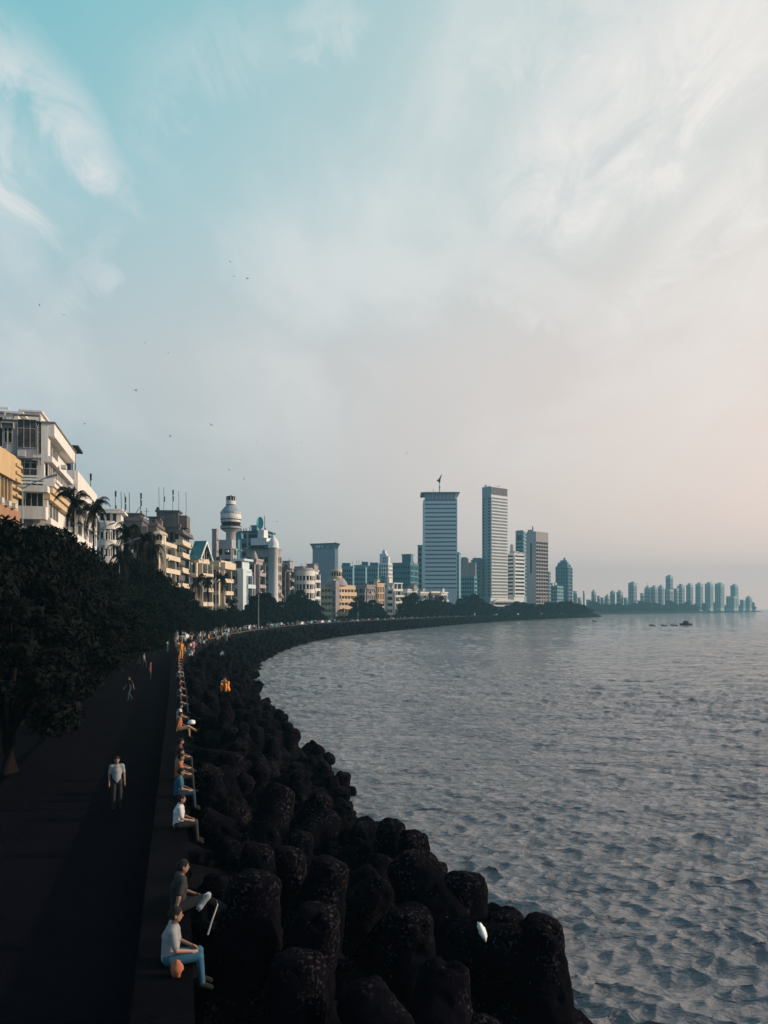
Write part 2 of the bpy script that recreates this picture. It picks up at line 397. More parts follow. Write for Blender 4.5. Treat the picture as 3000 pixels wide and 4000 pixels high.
# land behind the road, one sheet out to the far inland edge
gm = MB(); vs = []
ks = 60
for i in range(ks+1):
    s = SE*i/ks; a = at_off(s, -19.9, 4.3); p, d, n = cpt(s)
    far = Vector((-2300, min(-380+i*70, 3800), 4.3))
    vs += [a, a.lerp(far, .1), far]
fs = []
for i in range(ks):
    for j in range(2): fs.append((i*3+j, i*3+j+1, (i+1)*3+j+1, (i+1)*3+j))
gm.add(vs, [f for f in fs]); 
# the end of the point turning back inland
e0 = at_off(SE, -19.9, 4.3); e1 = at_off(SE, 0, 4.3)
gm.add([e0, e1, Vector((285,1030,4.3)), Vector((230,1400,4.3)), Vector((100,2000,4.3)), Vector((-2300,3800,4.3))], [(0,1,2,3,4,5)])
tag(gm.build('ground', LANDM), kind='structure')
rm = MB()
rm.add([Vector((e1.x,e1.y,4.3)), Vector((e1.x+9,e1.y-4,-1)), Vector((296,1034,-1)), Vector((285,1030,4.3)), Vector((245,1400,-1)), Vector((230,1400,4.3)), Vector((115,2000,-1)), Vector((100,2000,4.3))], [(0,1,2,3),(3,2,4,5),(5,4,6,7)])
tag(rm.build('point_embankment', REVET), kind='structure')

# ------------------------------------------------------------ sea: real waves near, a fine grid thinning out with distance
def sea():
    nr, na = 1150, 860
    r = 9.0*np.exp(np.linspace(0, math.log(8600/9.0), nr)); a = np.linspace(R(-38), R(60), na)
    RR, AA = np.meshgrid(r, a, indexing='ij')
    X = RR*np.sin(AA); Y = RR*np.cos(AA); Z = np.zeros_like(X)
    DX = np.zeros_like(X); DY = np.zeros_like(X)
    g = np.random.default_rng(11)
    for k in range(64):
        lam = .45*1.075**k*(1+.1*g.random())
        if lam > 26: break
        th = R(-98)+g.normal()*(.42 if lam > 1.1 else .8)       # travelling towards the shore, from far right
        kx, ky = math.cos(th)*2*math.pi/lam, math.sin(th)*2*math.pi/lam
        amp = .0250*(lam**.75 if lam < 1.0 else lam**-.04)*(1 if lam < 5 else (5/lam)**.5)
        w = np.clip(lam/(RR*.0048)-.9, 0, 1)    # drop what the grid cannot carry
        ph = X*kx+Y*ky+g.random()*6.283
        Z += w*amp*np.sin(ph); DX += w*amp*math.cos(th)*np.cos(ph)*1.55; DY += w*amp*math.sin(th)*np.cos(ph)*1.55
    mod = .75+.35*np.sin(X*.05+Y*.021)*np.sin(X*.013-Y*.04+1)
    X += DX*mod; Y += DY*mod; Z *= mod
    V = np.stack([X, Y, Z], -1).reshape(-1, 3)
    i = np.arange(nr-1)[:, None]*na+np.arange(na-1)[None, :]; i = i.ravel()
    Q = np.stack([i, i+1, i+na+1, i+na], -1)[:, ::-1]
    return np_mesh('sea', V, Q, WATER)
tag(link('sea', sea()), kind='structure')

def faceless(): pass
# ------------------------------------------------------------ buildings
WCACHE = {}
def win_mesh(w, h, gi, near, mull=0):
    key = (round(w,2), round(h,2), gi, near, mull)
    if key not in WCACHE:
        g = MB(); g.box(0, .06, -w/2, w/2, 0, h)
        gm_ = g.mesh('window', GL[gi]); fm_ = None
        if near:
            f = MB(); t = .07
            f.box(0, .11, -w/2, -w/2+t, 0, h); f.box(0, .11, w/2-t, w/2, 0, h)
            f.box(0, .108, -w/2+t, w/2-t, h-t, h); f.box(0, .108, -w/2+t, w/2-t, 0, t)
            n = mull or max(1, int(w/1.1))
            for i in range(1, n+1):
                y = -w/2+w*i/(n+1); f.box(0, .10, y-t/2, y+t/2, t, h-t)
            if h > 1.5: f.box(0, .095, -w/2+t, w/2-t, h*.68, h*.68+t*.8)
            fm_ = f.mesh('window_frame', M['frame'])
        WCACHE[key] = (gm_, fm_)
    return WCACHE[key]
class Bld:
    """local axes: the corner at the origin, the 'sea' face along +y at x=0, the 'front' face along -x at y=0"""
    def __init__(s, name, label, cat, pxl, pxc, pxr, D, th, pytop, mat, group=None, base=4.2, Wd=None, Ld=None):
        s.D = D; s.near = D < 190; th = R(th); s.th = th; s.mat = mat
        C = Vector((xof(pxc, D), D)); u = Vector((-math.cos(th), math.sin(th))); v = Vector((math.sin(th), math.cos(th)))
        def solve(px, d):
            a = (px-1500)/F; return (a*C.y-C.x)/(d.x-a*d.y)
        s.W = Wd or solve(pxl, u); s.L = Ld or solve(pxr, v)
        s.h = zof(pytop, D)-base; s.base = base
        s.root = empty(name, (C.x, C.y, base), -th, label, cat, group)
        s.wall = MB(); s.nw = 0
        s.wall.box(-s.W, 0, 0, s.L, 0, s.h, 0)
    def z(s, py, D=None): return zof(py, D or s.D)-s.base
    def fbox(s, side, a, b, d0, d1, z0, z1, mb=None, mi=0):
        mb = mb or s.wall
        if side == 'sea': mb.box(d0, d1, a, b, z0, z1, mi)
        elif side == 'front': mb.box(-b, -a, -d1, -d0, z0, z1, mi)
    def win(s, side, c, z0, w, h, d=.02, near=None, gi=None):
        if s.nw >= 98: return
        near = s.near if near is None else near
        if gi is None: gi = random.choices((0,1,2), (6,3,2))[0]
        g, f = win_mesh(w, h, gi, near)
        loc, rz = ((d, c, z0), 0) if side == 'sea' else ((-c, -d, z0), R(-90))
        o = link('window', g, s.root, loc, (0,0,rz)); s.nw += 1
        if f: link('window_frame', f, o)
    def face(s, side, fh=4, style='grid', cols=5, ztop=None, zbot=3, a=0, b=None, wr=.72, hr=.56, proud=.45, par=1.2):
        b = b if b is not None else (s.L if side == 'sea' else s.W)
        ztop = ztop if ztop is not None else s.h-par
        nf = max(1, int(round((ztop-zbot)/fh))); fh = (ztop-zbot)/nf; cw = (b-a)/cols; E = .003
        for k in range(nf):
            z0 = zbot+k*fh
            if style == 'grid':
                s.fbox(side, a+E, b-E, 0, proud, z0, z0+fh*(1-hr)*.72); s.fbox(side, a+E, b-E, 0, proud, z0+fh*(1-(1-hr)*.28), z0+fh)
                for c in range(cols):
                    m = a+cw*(c+.5); s.win(side, m, z0+fh*(1-hr)*.72, cw*wr, fh*hr)
                    s.fbox(side, m-cw*wr*.62, m+cw*wr*.62, proud, proud+.35, z0+fh*(1-(1-hr)*.28)+.05, z0+fh*(1-(1-hr)*.28)+.2)
            elif style == 'strip':
                s.fbox(side, a+E, b-E, 0, proud, z0, z0+fh*(1-hr))
                s.win(side, (a+b)/2, z0+fh*(1-hr), (b-a)-.4, fh*hr)
            elif style == 'plain':
                for c in range(cols): s.win(side, a+cw*(c+.5), z0+fh*.35, cw*wr, fh*hr)
            elif style == 'balcony':
                s.fbox(side, a+.02, b-.02, .0, .012, z0+.01, z0+fh-.23, mi=1)  # dark sheet painting the shade behind the balcony
                s.fbox(side, a+E, b-E, 0, 1.5, z0-.22, z0+.0)
                s.fbox(side, a+.1, b-.1, 1.3, 1.48, z0+.0, z0+1.15)
                s.fbox(side, a+.1, a+.28, 0, 1.3, z0, z0+1.15); s.fbox(side, b-.28, b-.1, 0, 1.3, z0, z0+1.15)
                for c in range(cols): s.win(side, a+cw*(c+.5), z0+.5, cw*wr, fh*.6)
                for c in range(cols+1):
                    m = min(max(a+cw*c, a+.25), b-.25); s.fbox(side, m-.16, m+.16, .02, 1.28 if c % 2 == 0 else .3, z0+.003 if c % 2 else z0+1.15, z0+fh-.225)
        if style == 'grid':
            for c in range(cols+1):
                m = a+cw*c; w = cw*(1-wr)/2
                s.fbox(side, max(a, m-w), min(b, m+w), 0, proud-.01, zbot, ztop)
        if style == 'strip':
            for m in (a, b): s.fbox(side, max(a, m-.5), min(b, m+.5), 0, proud+.01, zbot, ztop)
        return fh
    def parapet(s, h=1.1, over=.35, mat=None):
        p = MB(); t = .25; o = over
        p.box(-s.W-o, o, -o, s.L+o, s.h, s.h+.18)
        for q in ((-s.W-o, o, -o, -o+t), (-s.W-o, o, s.L+o-t, s.L+o), (-s.W-o, -s.W-o+t, -o+t, s.L+o-t), (o-t, o, -o+t, s.L+o-t)):
            p.box(*q, s.h+.18, s.h+.18+h)
        return p.build('roof', mat or s.mat, s.root)
    def clutter(s, n=4, sc=1.0, mat=None):
        """stair heads, water tanks and masts on the roof"""
        for i in range(n):
            x = -random.uniform(.08, .85)*s.W; y = random.uniform(.1, .85)*s.L
            k = random.random(); z = s.h+.18
            if k < .45:
                w = random.uniform(1.4, 2.6)*sc; m = MB(); m.box(x-w, x+w, y-w*.7, y+w*.7, z, z+random.uniform(2.2, 3.3)*sc)
                m.box(x-w-.25, x+w+.25, y-w*.7-.25, y+w*.7+.25, z+3.4*sc, z+3.55*sc); m.box(x-w*.8, x+w*.8, y-w*.5, y+w*.5, z+2*sc, z+3.45*sc); m.build('stair_head', mat or s.mat, s.root)
            elif k < .8:
                m = MB(); m.lathe([(.9*sc, z), (.95*sc, z+.1), (.95*sc, z+1.5*sc), (.5*sc, z+1.8*sc)], (x, y), 14); m.build('water_tank', M['metal'], s.root)
            else:
                m = MB(); m.tube([(x,y,z),(x,y,z+5*sc)], .07*sc+.03, 5); m.tube([(x-.8,y,z+4*sc),(x+.8,y,z+4*sc)], .04, 4); m.build('antenna', M['metal'], s.root)
    def part(s, name, mb, mat): return mb.build(name, mat, s.root)
    def done(s):
        # air conditioners hung irregularly on the seafront blocks
        if 185 < s.D < 620 and s.h > 12:
            for k in range(7):
                side = random.choice(('sea', 'front')); ln = s.L if side == 'sea' else s.W
                if ln < 2.5: continue
                c = random.uniform(.8, ln-.8); zz = random.uniform(5, s.h-3); m = MB(); s.fbox(side, c-.5, c+.5, .45, 1.62, zz, zz+.8, mb=m); m.build('air_conditioner', M['ac'], s.root)
        s.wall.build('wall', [s.mat, W['recess']], s.root); return s
def masts(b, pts, r=.09):
    for x, y, z0, z1, pod in pts:
        m = MB(); m.tube([(x,y,z0),(x+.1,y,(z0+z1)/2),(x,y,z1)], r, 5)
        for q in pod:
            m.tube([(x+.25,y,z1-q-1.6),(x+.25,y,z1-q)], .2, 6); m.tube([(x,y,z1-q-.8),(x+.25,y,z1-q-.8)], .05, 4)
        m.build('antenna', M['metal'], b.root)
B = {}
# 1 yellow block at the frame edge
b = Bld('apartment_building', 'yellow plastered apartment building with orange lower floors, cut by the left edge of the photo', 'building', -60, 66, 66, 112, -10, 1800, W['yellow'], Wd=16, Ld=3)
C0 = b.root.location.copy(); b.wall = MB(); b.L = 16
b.root.location = (xof(66,112)+2.35, 112-15.8, 4.2)     # far corner stays, the block runs towards the camera
b.wall.box(-16, 0, 0, 16, 0, b.h)
z = b.z
b.fbox('sea', 0, 16, 0, 1.0, z(1890), b.h)               # deep yellow parapet band
for k in range(5): b.fbox('sea', 13.2, 16, 1.0, 1.25, b.h-1.2-k*1.1, b.h-.8-k*1.1)
b.win('sea', 6.6, z(1985), 12.4, z(1893)-z(1985), gi=0)
for k in range(9): b.fbox('sea', .4+k*1.55, .62+k*1.55, .05, .5, z(1985), z(1890))
b.fbox('sea', 0, 13.4, 0, .9, z(2000), z(1985)); b.fbox('sea', 13.0, 16, 0, .6, z(2040), z(1893))
for k, y in enumerate((2.5, 5.5, 8.6, 11.4)):
    m = MB(); m.box(.9, 1.5, y, y+1.1, z(1999), z(1981)); m.lathe([(.32, 0), (.32, .05)], (0,0), 10); m = MB(); m.box(.92, 1.5, y, y+1.1, z(2000), z(1981)); b.part('air_conditioner', m, M['ac'])
ob = MB(); ob.box(.0, .85, .2, 15.8, z(2045), z(2001)); ob.box(.0, 1.0, .2, 15.8, z(2052), z(2046)); b.part('balcony', ob, W['orange'])
for k in range(5): b.win('sea', 2+k*3, z(2120), 2.1, 4.4)
for k in range(5): b.win('sea', 2+k*3, z(2220), 2.1, 2.6)
b.fbox('sea', 0.003, 15.997, 0, .8, z(2140), z(2124))
b.parapet(.5, .2); b.clutter(2); b.done()

# 2 big weathered white block
b = Bld('apartment_building', 'weathered white apartment building with grey side wall, dark window strips and ochre soffits', 'building', -70, 172, 260, 120, -14.5, 1652, W['white'])
z = b.z; Wd, Ln = b.W, b.L
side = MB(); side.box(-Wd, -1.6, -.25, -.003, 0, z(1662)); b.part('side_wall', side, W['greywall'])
for px, py, w, h in ((8,1755,1.5,4.6), (45,1738,1.2,2.4), (112,1754,2.7,4.4), (10,1880,1.5,4), (110,1885,3,3)):
    c = -(xof(px,120)-xof(172,120)); b.win('front', c, z(py), w, h, d=.27)
    m = MB(); m.box(-c-w*.75, -c+w*.75, -1.15, -.25, z(py)+h+.5, z(py)+h+.68); m.box(-c-w*.75, -c-w*.68, -1.1, -.25, z(py)+h-.3, z(py)+h+.5); m.box(-c+w*.68, -c+w*.75, -1.1, -.25, z(py)+h-.3, z(py)+h+.5); b.part('window_shade', m, W['greywall'])
for c, zz in ((3.1, z(1790)), (3.0, z(1955)), (9, z(1830))):
    m = MB(); m.box(-c-.55, -c+.55, -.95, -.25, zz, zz+.95); b.part('air_conditioner', m, M['ac'])
m = MB()
for c in (.9, 5.2, 8.3): m.tube([(-c,-.36,0),(-c,-.36,z(1665))], .06, 5)
b.part('drain_pipe', m, M['pole'])
# sea side: parapet band, recess with windows, slab, glazed strip, thick band, soffit
P = 1.5
b.fbox('sea', -.0, Ln, 0, P, z(1702), b.h)
b.fbox('sea', 0, 2.0, 0, .6, z(1800), z(1702))
for y, w in ((2.9,1.3), (5.6,1.9), (8.6,2.0), (11.6,2.2)): b.win('sea', y, z(1778), w, z(1712)-z(1778))
b.fbox('sea', .003, Ln, 0, 1.2, z(1803), z(1780))
b.win('sea', Ln/2+.4, z(1868), Ln-1.4, z(1806)-z(1868), d=.35, gi=0)
for k in range(13): b.fbox('sea', .8+k*(Ln-1)/13, .95+k*(Ln-1)/13, .42, .55, z(1868), z(1806))
b.fbox('sea', -.4, Ln, 0, 1.6, z(1900), z(1868)); b.fbox('sea', -.2, Ln-.1, 1.6, 1.9, z(1883), z(1872))
s_ = MB(); s_.box(.0, 1.3, -.1, Ln-.2, z(1924), z(1900.5)); s_.box(.0, .9, 0, Ln-.4, z(1950), z(1924.5)); b.part('soffit', s_, W['soffit'])
for y in (2.5, 5.8, 9, 12): b.win('sea', y, z(2018), 2.0, 4.2)
b.fbox('sea', 0, .8, 0, .5, z(2030), z(1953)); b.fbox('sea', .01, Ln, 0, 1.0, z(2046), z(2022))
for y in (2.5, 5.8, 9, 12): b.win('sea', y, z(2130), 2.0, 3); b.win('sea', y, z(2220), 2.0, 3)
b.fbox('sea', .01, Ln, 0, 1.0, z(2156), z(2135))
# camera side bays low down and thin railings
m = MB(); m.box(-3.4, .6, -2.2, -.26, z(2034), z(1985)); m.box(-5.9, .9, -2.4, -.26, z(1930), z(1905)); m.box(-4.9,.7,-2.3,-.26,z(1928),z(1926)); b.part('balcony', m, b.mat)
for k in range(3):
    m = MB(); m.box(-5.4, .7, -2.0, -1.9, z(1870+k*12)-.15, z(1870+k*12)+.15); b.part('railing', m, M['white'])
b.win('front', 1.3, z(1982), 2.6, 4.4, d=.6); b.win('front', 4.3, z(1982), 2.3, 4.6, d=.3)
b.win('front', 3.2, z(1836), 4.6, 1.4, d=.3); b.win('front', .75, z(1775), .8, 5.0)
m = MB(); m.box(.3,.75,-1.3,-1.2, z(1800), z(1676)); b.part('pier', m, b.mat)
m = MB(); m.box(2.9,3.1,7.1,8.4,0,0); m = MB(); m.box(1.6, 2.4, 5.6, 6.9, z(1803), z(1788)); b.part('air_conditioner', m, M['ac'])
pr = MB(); pr.box(-Wd-.3, P+.2, -.3, Ln+.2, b.h, b.h+.2); b.part('roof', pr, W['roof'])
pm = MB(); hh = z(1605)-b.h
pm.box(-11.2, -4.2, 2.5, 8.5, b.h+.2, b.h+.2+hh*.82); pm.box(-11.8, -3.4, 2.1, 9, b.h+.21+hh*.82, b.h+.5+hh*.82)
pm.box(-4.5, -1.6, 6, 12.5, b.h+.2, b.h+.6+hh*1.25); pm.box(-4.8, -1.2, 5.6, 13, b.h+.61+hh*1.25, b.h+.9+hh*1.25)
b.part('penthouse', pm, W['white'])
m = MB(); m.box(-17,-12.5,3,6,b.h+.2,b.h+2.8); b.part('roof_shed', m, W['dark'])
for x in (-14.6, -12.8): m = MB(); m.lathe([(.7,b.h+2.8),(.75,b.h+3),(.75,b.h+3.9),(.3,b.h+4.2)], (x,4.5), 14); b.part('water_tank', m, M['metal'])
m = MB(); m.box(-10.6,-5.5,2.0,2.3,b.h+.5+hh*.95,b.h+.8+hh*.95); b.part('railing', m, M['white'])
b.done()

# 3 white block behind
b = Bld('apartment_building', 'plain white block with dark roof canopy, behind the two palms', 'building', 225, 293, 371, 150, -14.5, 1838, W['white'])
b.fbox('sea', 0, b.L, 0, .5, b.z(1935), b.h); b.fbox('front', 0, b.W, 0, .3, b.z(1890), b.h)
b.face('sea', 4.4, 'grid', 4, ztop=b.z(1935), zbot=2); b.face('front', 4.4, 'grid', 3, ztop=b.z(1900), zbot=2)
m = MB(); 
for x, y in ((-4.5,1), (-.6,1), (-4.5,5), (-.6,5)): m.tube([(x,y,b.h),(x,y,b.h+4.6)], .1, 5)
b.part('canopy_post', m, M['metal'])
m = MB(); m.box(-6, .6, .2, 7, b.h+4.6, b.h+5.0); b.part('canopy', m, M['canvas'])
m = MB(); m.box(-3.3,-1,1.5,3,b.h,b.h+2); b.part('water_tank', m, M['metal'])
masts(b, [(-1, b.L-1, b.h, b.h+5, [0])]); b.done()

# 4 rounded cream block with pavilion
b = Bld('apartment_building', 'cream building with rounded glazed balconies and flat-topped roof pavilion, beside the palms', 'building', 372, 440, 476, 190, -12, 2052, W['white'])
z = b.z
r0 = 2.9
def ring(z0, z1, r, mat, name, cy=0): m = MB(); m.lathe([(r, z0), (r, z1)], (-1.2, cy), 28, R(-170), R(70)); b.part(name, m, mat)
for k, (pa, pb) in enumerate(((2068,2040), (2132,2110), (2200,2178), (2265,2243), (2330,2308))):
    ring(z(pa), z(pb), r0+.35, b.mat, 'balcony', 2); 
    if k: 
        m = MB()
        for q in range(9): a = R(-150+q*25); m.box(-1.2+r0*math.cos(a)-.12, -1.2+r0*math.cos(a)+.12, 2+r0*math.sin(a)-.12, 2+r0*math.sin(a)+.12, z(pb)-.05, z((2068,2132,2200,2265)[k-1]))
        b.part('column', m, M['white'])
        ring(z(pb), z((2068,2132,2200,2265)[k-1]), r0-.5, GL[0], 'window', 2)
b.face('front', 4, 'grid', 4); b.face('sea', 4, 'grid', 3, a=4)
m = MB(); m.box(-3.6, 1.6, 3, 8, b.h, z(2000)); b.part('pavilion', m, b.mat)
for k in range(3): b.win('front', 2.9-k*1.5, z(2036), .8, 2.6, d=-2.9)
m = MB(); m.box(-5.3, 2.6, 1.6, 9, z(2000), z(1993)); m.box(-3, 1.2, 4, 7, z(1993), z(1984)); m.box(-3.6, 1.8, 3.6, 7.4, z(1984), z(1980)); b.part('roof', m, b.mat)
b.parapet(.9, .3); b.done()

# 5 dark block with masts
b = Bld('apartment_building', 'dark shaded block topped by a cluster of leaning antenna masts', 'building', 470, 555, 602, 212, -8, 2035, W['dark'])  # this block's shade is put into its dark wall colour
b.face('front', 4.2, 'grid', 5, wr=.7, hr=.6); b.face('sea', 4.2, 'balcony', 3, wr=.8)
m = MB(); m.box(-8.2, -.5, 1, 6, b.h, b.z(2008)); m.box(-8.8, 0, .6, 6.4, b.z(2008), b.z(2003)); b.part('stair_head', m, W['brown'])
masts(b, [(-7.6,2,b.h+1,b.z(1916),[0,4]), (-6.2,3,b.h+1,b.z(1917),[]), (-5,2,b.h+1,b.z(1924),[1,3,6]), (-4,3,b.h+1,b.z(1918),[]), (-.8,2,b.h+1,b.z(1922),[0,2,5])])
m = MB(); m.tube([(-7.5,2,b.z(1975)),(-6.2,3,b.h)], .09); m.tube([(-.8,2,b.z(1975)),(-3.8,3,b.h)], .09); b.part('mast_stay', m, M['metal'])
b.parapet(.8); b.clutter(3); b.done()
b = Bld('low_roof_building', 'dark flat-roofed block with thin roof railing between antenna block and stepped tower', 'building', 560, 612, 640, 222, -8, 2055, W['brown'])
b.face('front', 4.2, 'grid', 3); b.face('sea', 4.2, 'grid', 2); b.parapet(.8); b.clutter(4); b.done()

# 6 cream bays, left of the dark tower
b = Bld('apartment_building', 'golden cream building with square balcony bays and arched roof turret', 'building', 605, 628, 686, 214, -2, 2125, W['cream'])
z = b.z
b.face('sea', 4.2, 'balcony', 3, ztop=z(2125), zbot=1.5, wr=.75); b.face('front', 4.2, 'balcony', 2)
m = MB(); m.lathe([(1.9,b.h),(1.9,z(2088)),(2.3,z(2086)),(2.3,z(2082)),(1.6,z(2074)),(.3,z(2068))], (-1.2, 3), 8, R(22), smooth=False, a1=R(382)); b.part('turret', m, b.mat)
for k in range(3): b.win('front', .2+k*.95, z(2116), .55, 1.9, d=-1.1)
for s_, zz in ((1, 2190), (3.5, 2252)): m = MB(); m.box(1.5, 2.0, s_, s_+1, z(zz), z(zz)+.9); b.part('air_conditioner', m, M['ac'])
b.parapet(.9); b.done()

# 7 dark stepped tower with tank room and masts
b = Bld('apartment_tower', 'dark grey stepped tower with tall tank room and five thin masts', 'building', 622, 700, 739, 238, -5, 2058, W['dark'])
z = b.z
b.face('front', 4.6, 'grid', 4, wr=.7, hr=.6)
for k, (pa, pb) in enumerate(((2080,2062), (2124,2098), (2172,2148), (2232,2207), (2290,2270), (2345,2325))):
    m = MB(); e = .4+.25*k; m.box(-1.0, 1.2, -.6-e*.2, b.L+.2, z(pa), z(pa)+.0+(z(pb)-z(pa))*.62); m.box(-1.2, 1.5, -.9-e*.2, b.L+.3, z(pa)-.45, z(pa)-.01); b.part('balcony', m, W['cream'] if k not in (0,) else W['brown'])
b.face('sea', 4.6, 'plain', 5, ztop=z(2065), zbot=2, wr=.6, hr=.42)
m = MB(); m.box(-7.1, -.4, 1, 6, b.h, z(1998)); m.box(-7.5, 0, .7, 6.3, z(1998), z(1992)); b.part('tank_room', m, W['dark'])
m = MB(); m.box(-.38, 2.0, 2, 8, b.h, z(2010)); b.part('lift_room', m, W['brown'])
masts(b, [(-6.8,3,z(1994),z(1897),[]), (-5.3,3,z(1994),z(1898),[3]), (-2.6,3,z(1994),z(1908),[0,2]), (-.9,4,z(1994),z(1912),[]), (1.2,5,z(2010),z(1912),[])], .07)
m = MB(); m.lathe([(.5,z(1991)),(.6,z(1988)),(.5,z(1981)),(.2,z(1978))], (-6.9,2.2), 10); b.part('water_tank', m, M['metal'])
b.parapet(.8); b.done()

# 8 teal gabled house
b = Bld('gabled_building', 'cream building with a glazed gable and teal pitched roof', 'building', 742, 776, 819, 250, 14, 2182, W['cream'])
z = b.z; g = MB(); L_ = b.L; hz = z(2114); e = .5
g.add([(0,0,b.h),(0,L_,b.h),(0,L_/2,hz),(-b.W,0,b.h),(-b.W,L_,b.h),(-b.W,L_/2,hz)], [(0,1,2),(5,4,3)]); b.part('gable', g, b.mat)
g = MB()
for y0, y1 in ((-e, L_/2), (L_+e, L_/2)):
    za = b.h-.35; g.add([(.8,y0,za),(.8,y1,hz+.1),(-b.W-.3,y1,hz+.1),(-b.W-.3,y0,za),(.8,y0,za+.35),(.8,y1,hz+.45),(-b.W-.3,y1,hz+.45),(-b.W-.3,y0,za+.35)], [(0,1,2,3),(4,7,6,5),(0,4,5,1),(2,6,7,3),(0,3,7,4),(1,5,6,2)])
b.part('roof', g, M['tealroof'])
g = MB()
for y0, y1 in ((-e, L_/2), (L_+e, L_/2)):
    za = b.h-.75; g.add([(.85,y0,za),(.85,y1,hz-.4),(.82,y1,hz+.5),(.82,y0,za+.75),(1.1,y0,za),(1.1,y1,hz-.4),(1.1,y1,hz+.5),(1.1,y0,za+.75)], [(4,5,6,7),(0,3,2,1),(0,1,5,4),(3,7,6,2),(0,4,7,3)])
b.part('bargeboard', g, M['white'])
for k, f in enumerate((.22, .4, .6, .78)):
    hgt = (hz-b.h)*(1-abs(f-.5)*2)-.6; b.win('sea', L_*f, b.h+.15, L_*.14, max(.5, hgt), d=.04)
b.face('sea', 4.2, 'balcony', 4, wr=.6); b.face('front', 4.2, 'balcony', 3); b.done()

# 9 cream block, right of gable
b = Bld('apartment_building', 'sandy block with deep flat cornice and corner balconies, behind the row of palms', 'building', 818, 862, 905, 262, 10, 2196, W['cream'])
b.fbox('sea', 0, b.L, 0, 1.6, b.z(2222), b.h); b.fbox('front', 0, b.W, 0, 1.2, b.z(2216), b.h)
b.face('sea', 4.4, 'balcony', 3, ztop=b.z(2224), wr=.7); b.face('front', 4.4, 'balcony', 3, ztop=b.z(2224), wr=.7); b.parapet(.4); b.clutter(2); b.done()

# 10 round observation tower
b = Bld('round_tower', 'grey bottle-shaped tower with ringed galleries and square block beneath', 'tower', 843, 905, 922, 300, 8, 2108, W['lightgrey'])
z = b.z; cxx = xof(885.5,300)-b.root.location.x; cc = (cxx, 4.6); S = .1  # px to metres at 300 m
m = MB(); m.lathe([(1.9,b.h-.1),(1.9,z(2076)),(3.2,z(2068)),(3.9,z(2063)),(3.9,z(2060))], cc, 32); b.part('stem', m, b.mat)
m = MB(); m.lathe([(4.0,z(2060)),(4.1,z(2058)),(4.1,z(2053)),(3.85,z(2051)),(3.7,z(2050)),(3.7,z(2036))], cc, 32); b.part('lower_gallery', m, W['lightgrey'])
m = MB(); m.lathe([(3.72,z(2050)),(3.72,z(2036))], cc, 32); m = MB(); m.lathe([(3.76,z(2049.5)),(3.76,z(2036.5))], cc, 32); b.part('window', m, GL[0])
m = MB(); m.lathe([(3.8,z(2036)),(4.0,z(2034)),(3.8,z(2026)),(3.9,z(2024)),(4.05,z(2021)),(4.05,z(2008)),(4.0,z(2004))], cc, 36); b.part('upper_gallery', m, W['white'])
m = MB(); m.lathe([(4.02,z(2004)),(4.02,z(1994)),(3.8,z(1991)),(2.9,z(1980)),(2.1,z(1971)),(1.8,z(1966))], cc, 36); b.part('shoulder', m, W['slab'])
for zz, r_ in ((2025,4.12),(2051.5,4.2),(2036.5,3.95),(1966,1.95),(2062,4.0)):
    m = MB(); m.lathe([(r_-.2,z(zz+1.6)),(r_,z(zz+1.2)),(r_,z(zz-1.2)),(r_-.2,z(zz-1.6))], cc, 32); b.part('dark_ring', m, M['metal'])
for a0, a1 in ((-165,-125), (-50,-5)):
    for q in range(4):
        a = R(a0+(a1-a0)*q/3); mm = MB(); mm.box(-.28,.28,-.28,.28, z(2002), z(1994)); o = b.part('window', mm, W['white']); o.location = (cc[0]+3.85*math.cos(a), cc[1]+3.85*math.sin(a), 0); o.rotation_euler = (0,0,a)
m = MB(); m.lathe([(1.85,z(1966)),(2.0,z(1965)),(2.0,z(1961)),(1.8,z(1960)),(1.9,z(1957)),(1.9,z(1951)),(1.7,z(1950))], cc, 28); b.part('neck', m, W['white'])
m = MB(); m.lathe([(1.7,z(1950)),(1.72,z(1936)),(1.9,z(1935)),(1.9,z(1933)),(.3,z(1932))], cc, 28); b.part('lantern', m, GL[1])
m = MB(); m.tube([(*cc,z(1933)),(*cc,z(1927))], .3, 8); b.part('finial', m, M['metal'])
m = MB()
for q in range(10): a = 2*math.pi*q/10; m.tube([(cc[0]+1.85*math.cos(a),cc[1]+1.85*math.sin(a),z(1950)),(cc[0]+1.85*math.cos(a),cc[1]+1.85*math.sin(a),z(1935))], .09, 5)
b.part('lantern_post', m, M['white'])
b.face('sea', 4, 'grid', 1, ztop=z(2140)); b.face('front', 4, 'grid', 2, ztop=z(2140)); 
b.done()
b = Bld('slab_building', 'narrow upright slab standing left of the round tower', 'building', 828, 846, 854, 296, 10, 2070, W['pinkgrey'])
for k in range(3): b.fbox('front', 0, b.W, .0, .15, b.z(2082+k*38)-.4, b.z(2082+k*38))
b.face('sea', 5, 'plain', 1, wr=.3, hr=.2, zbot=8); b.parapet(.3, .1); b.done()

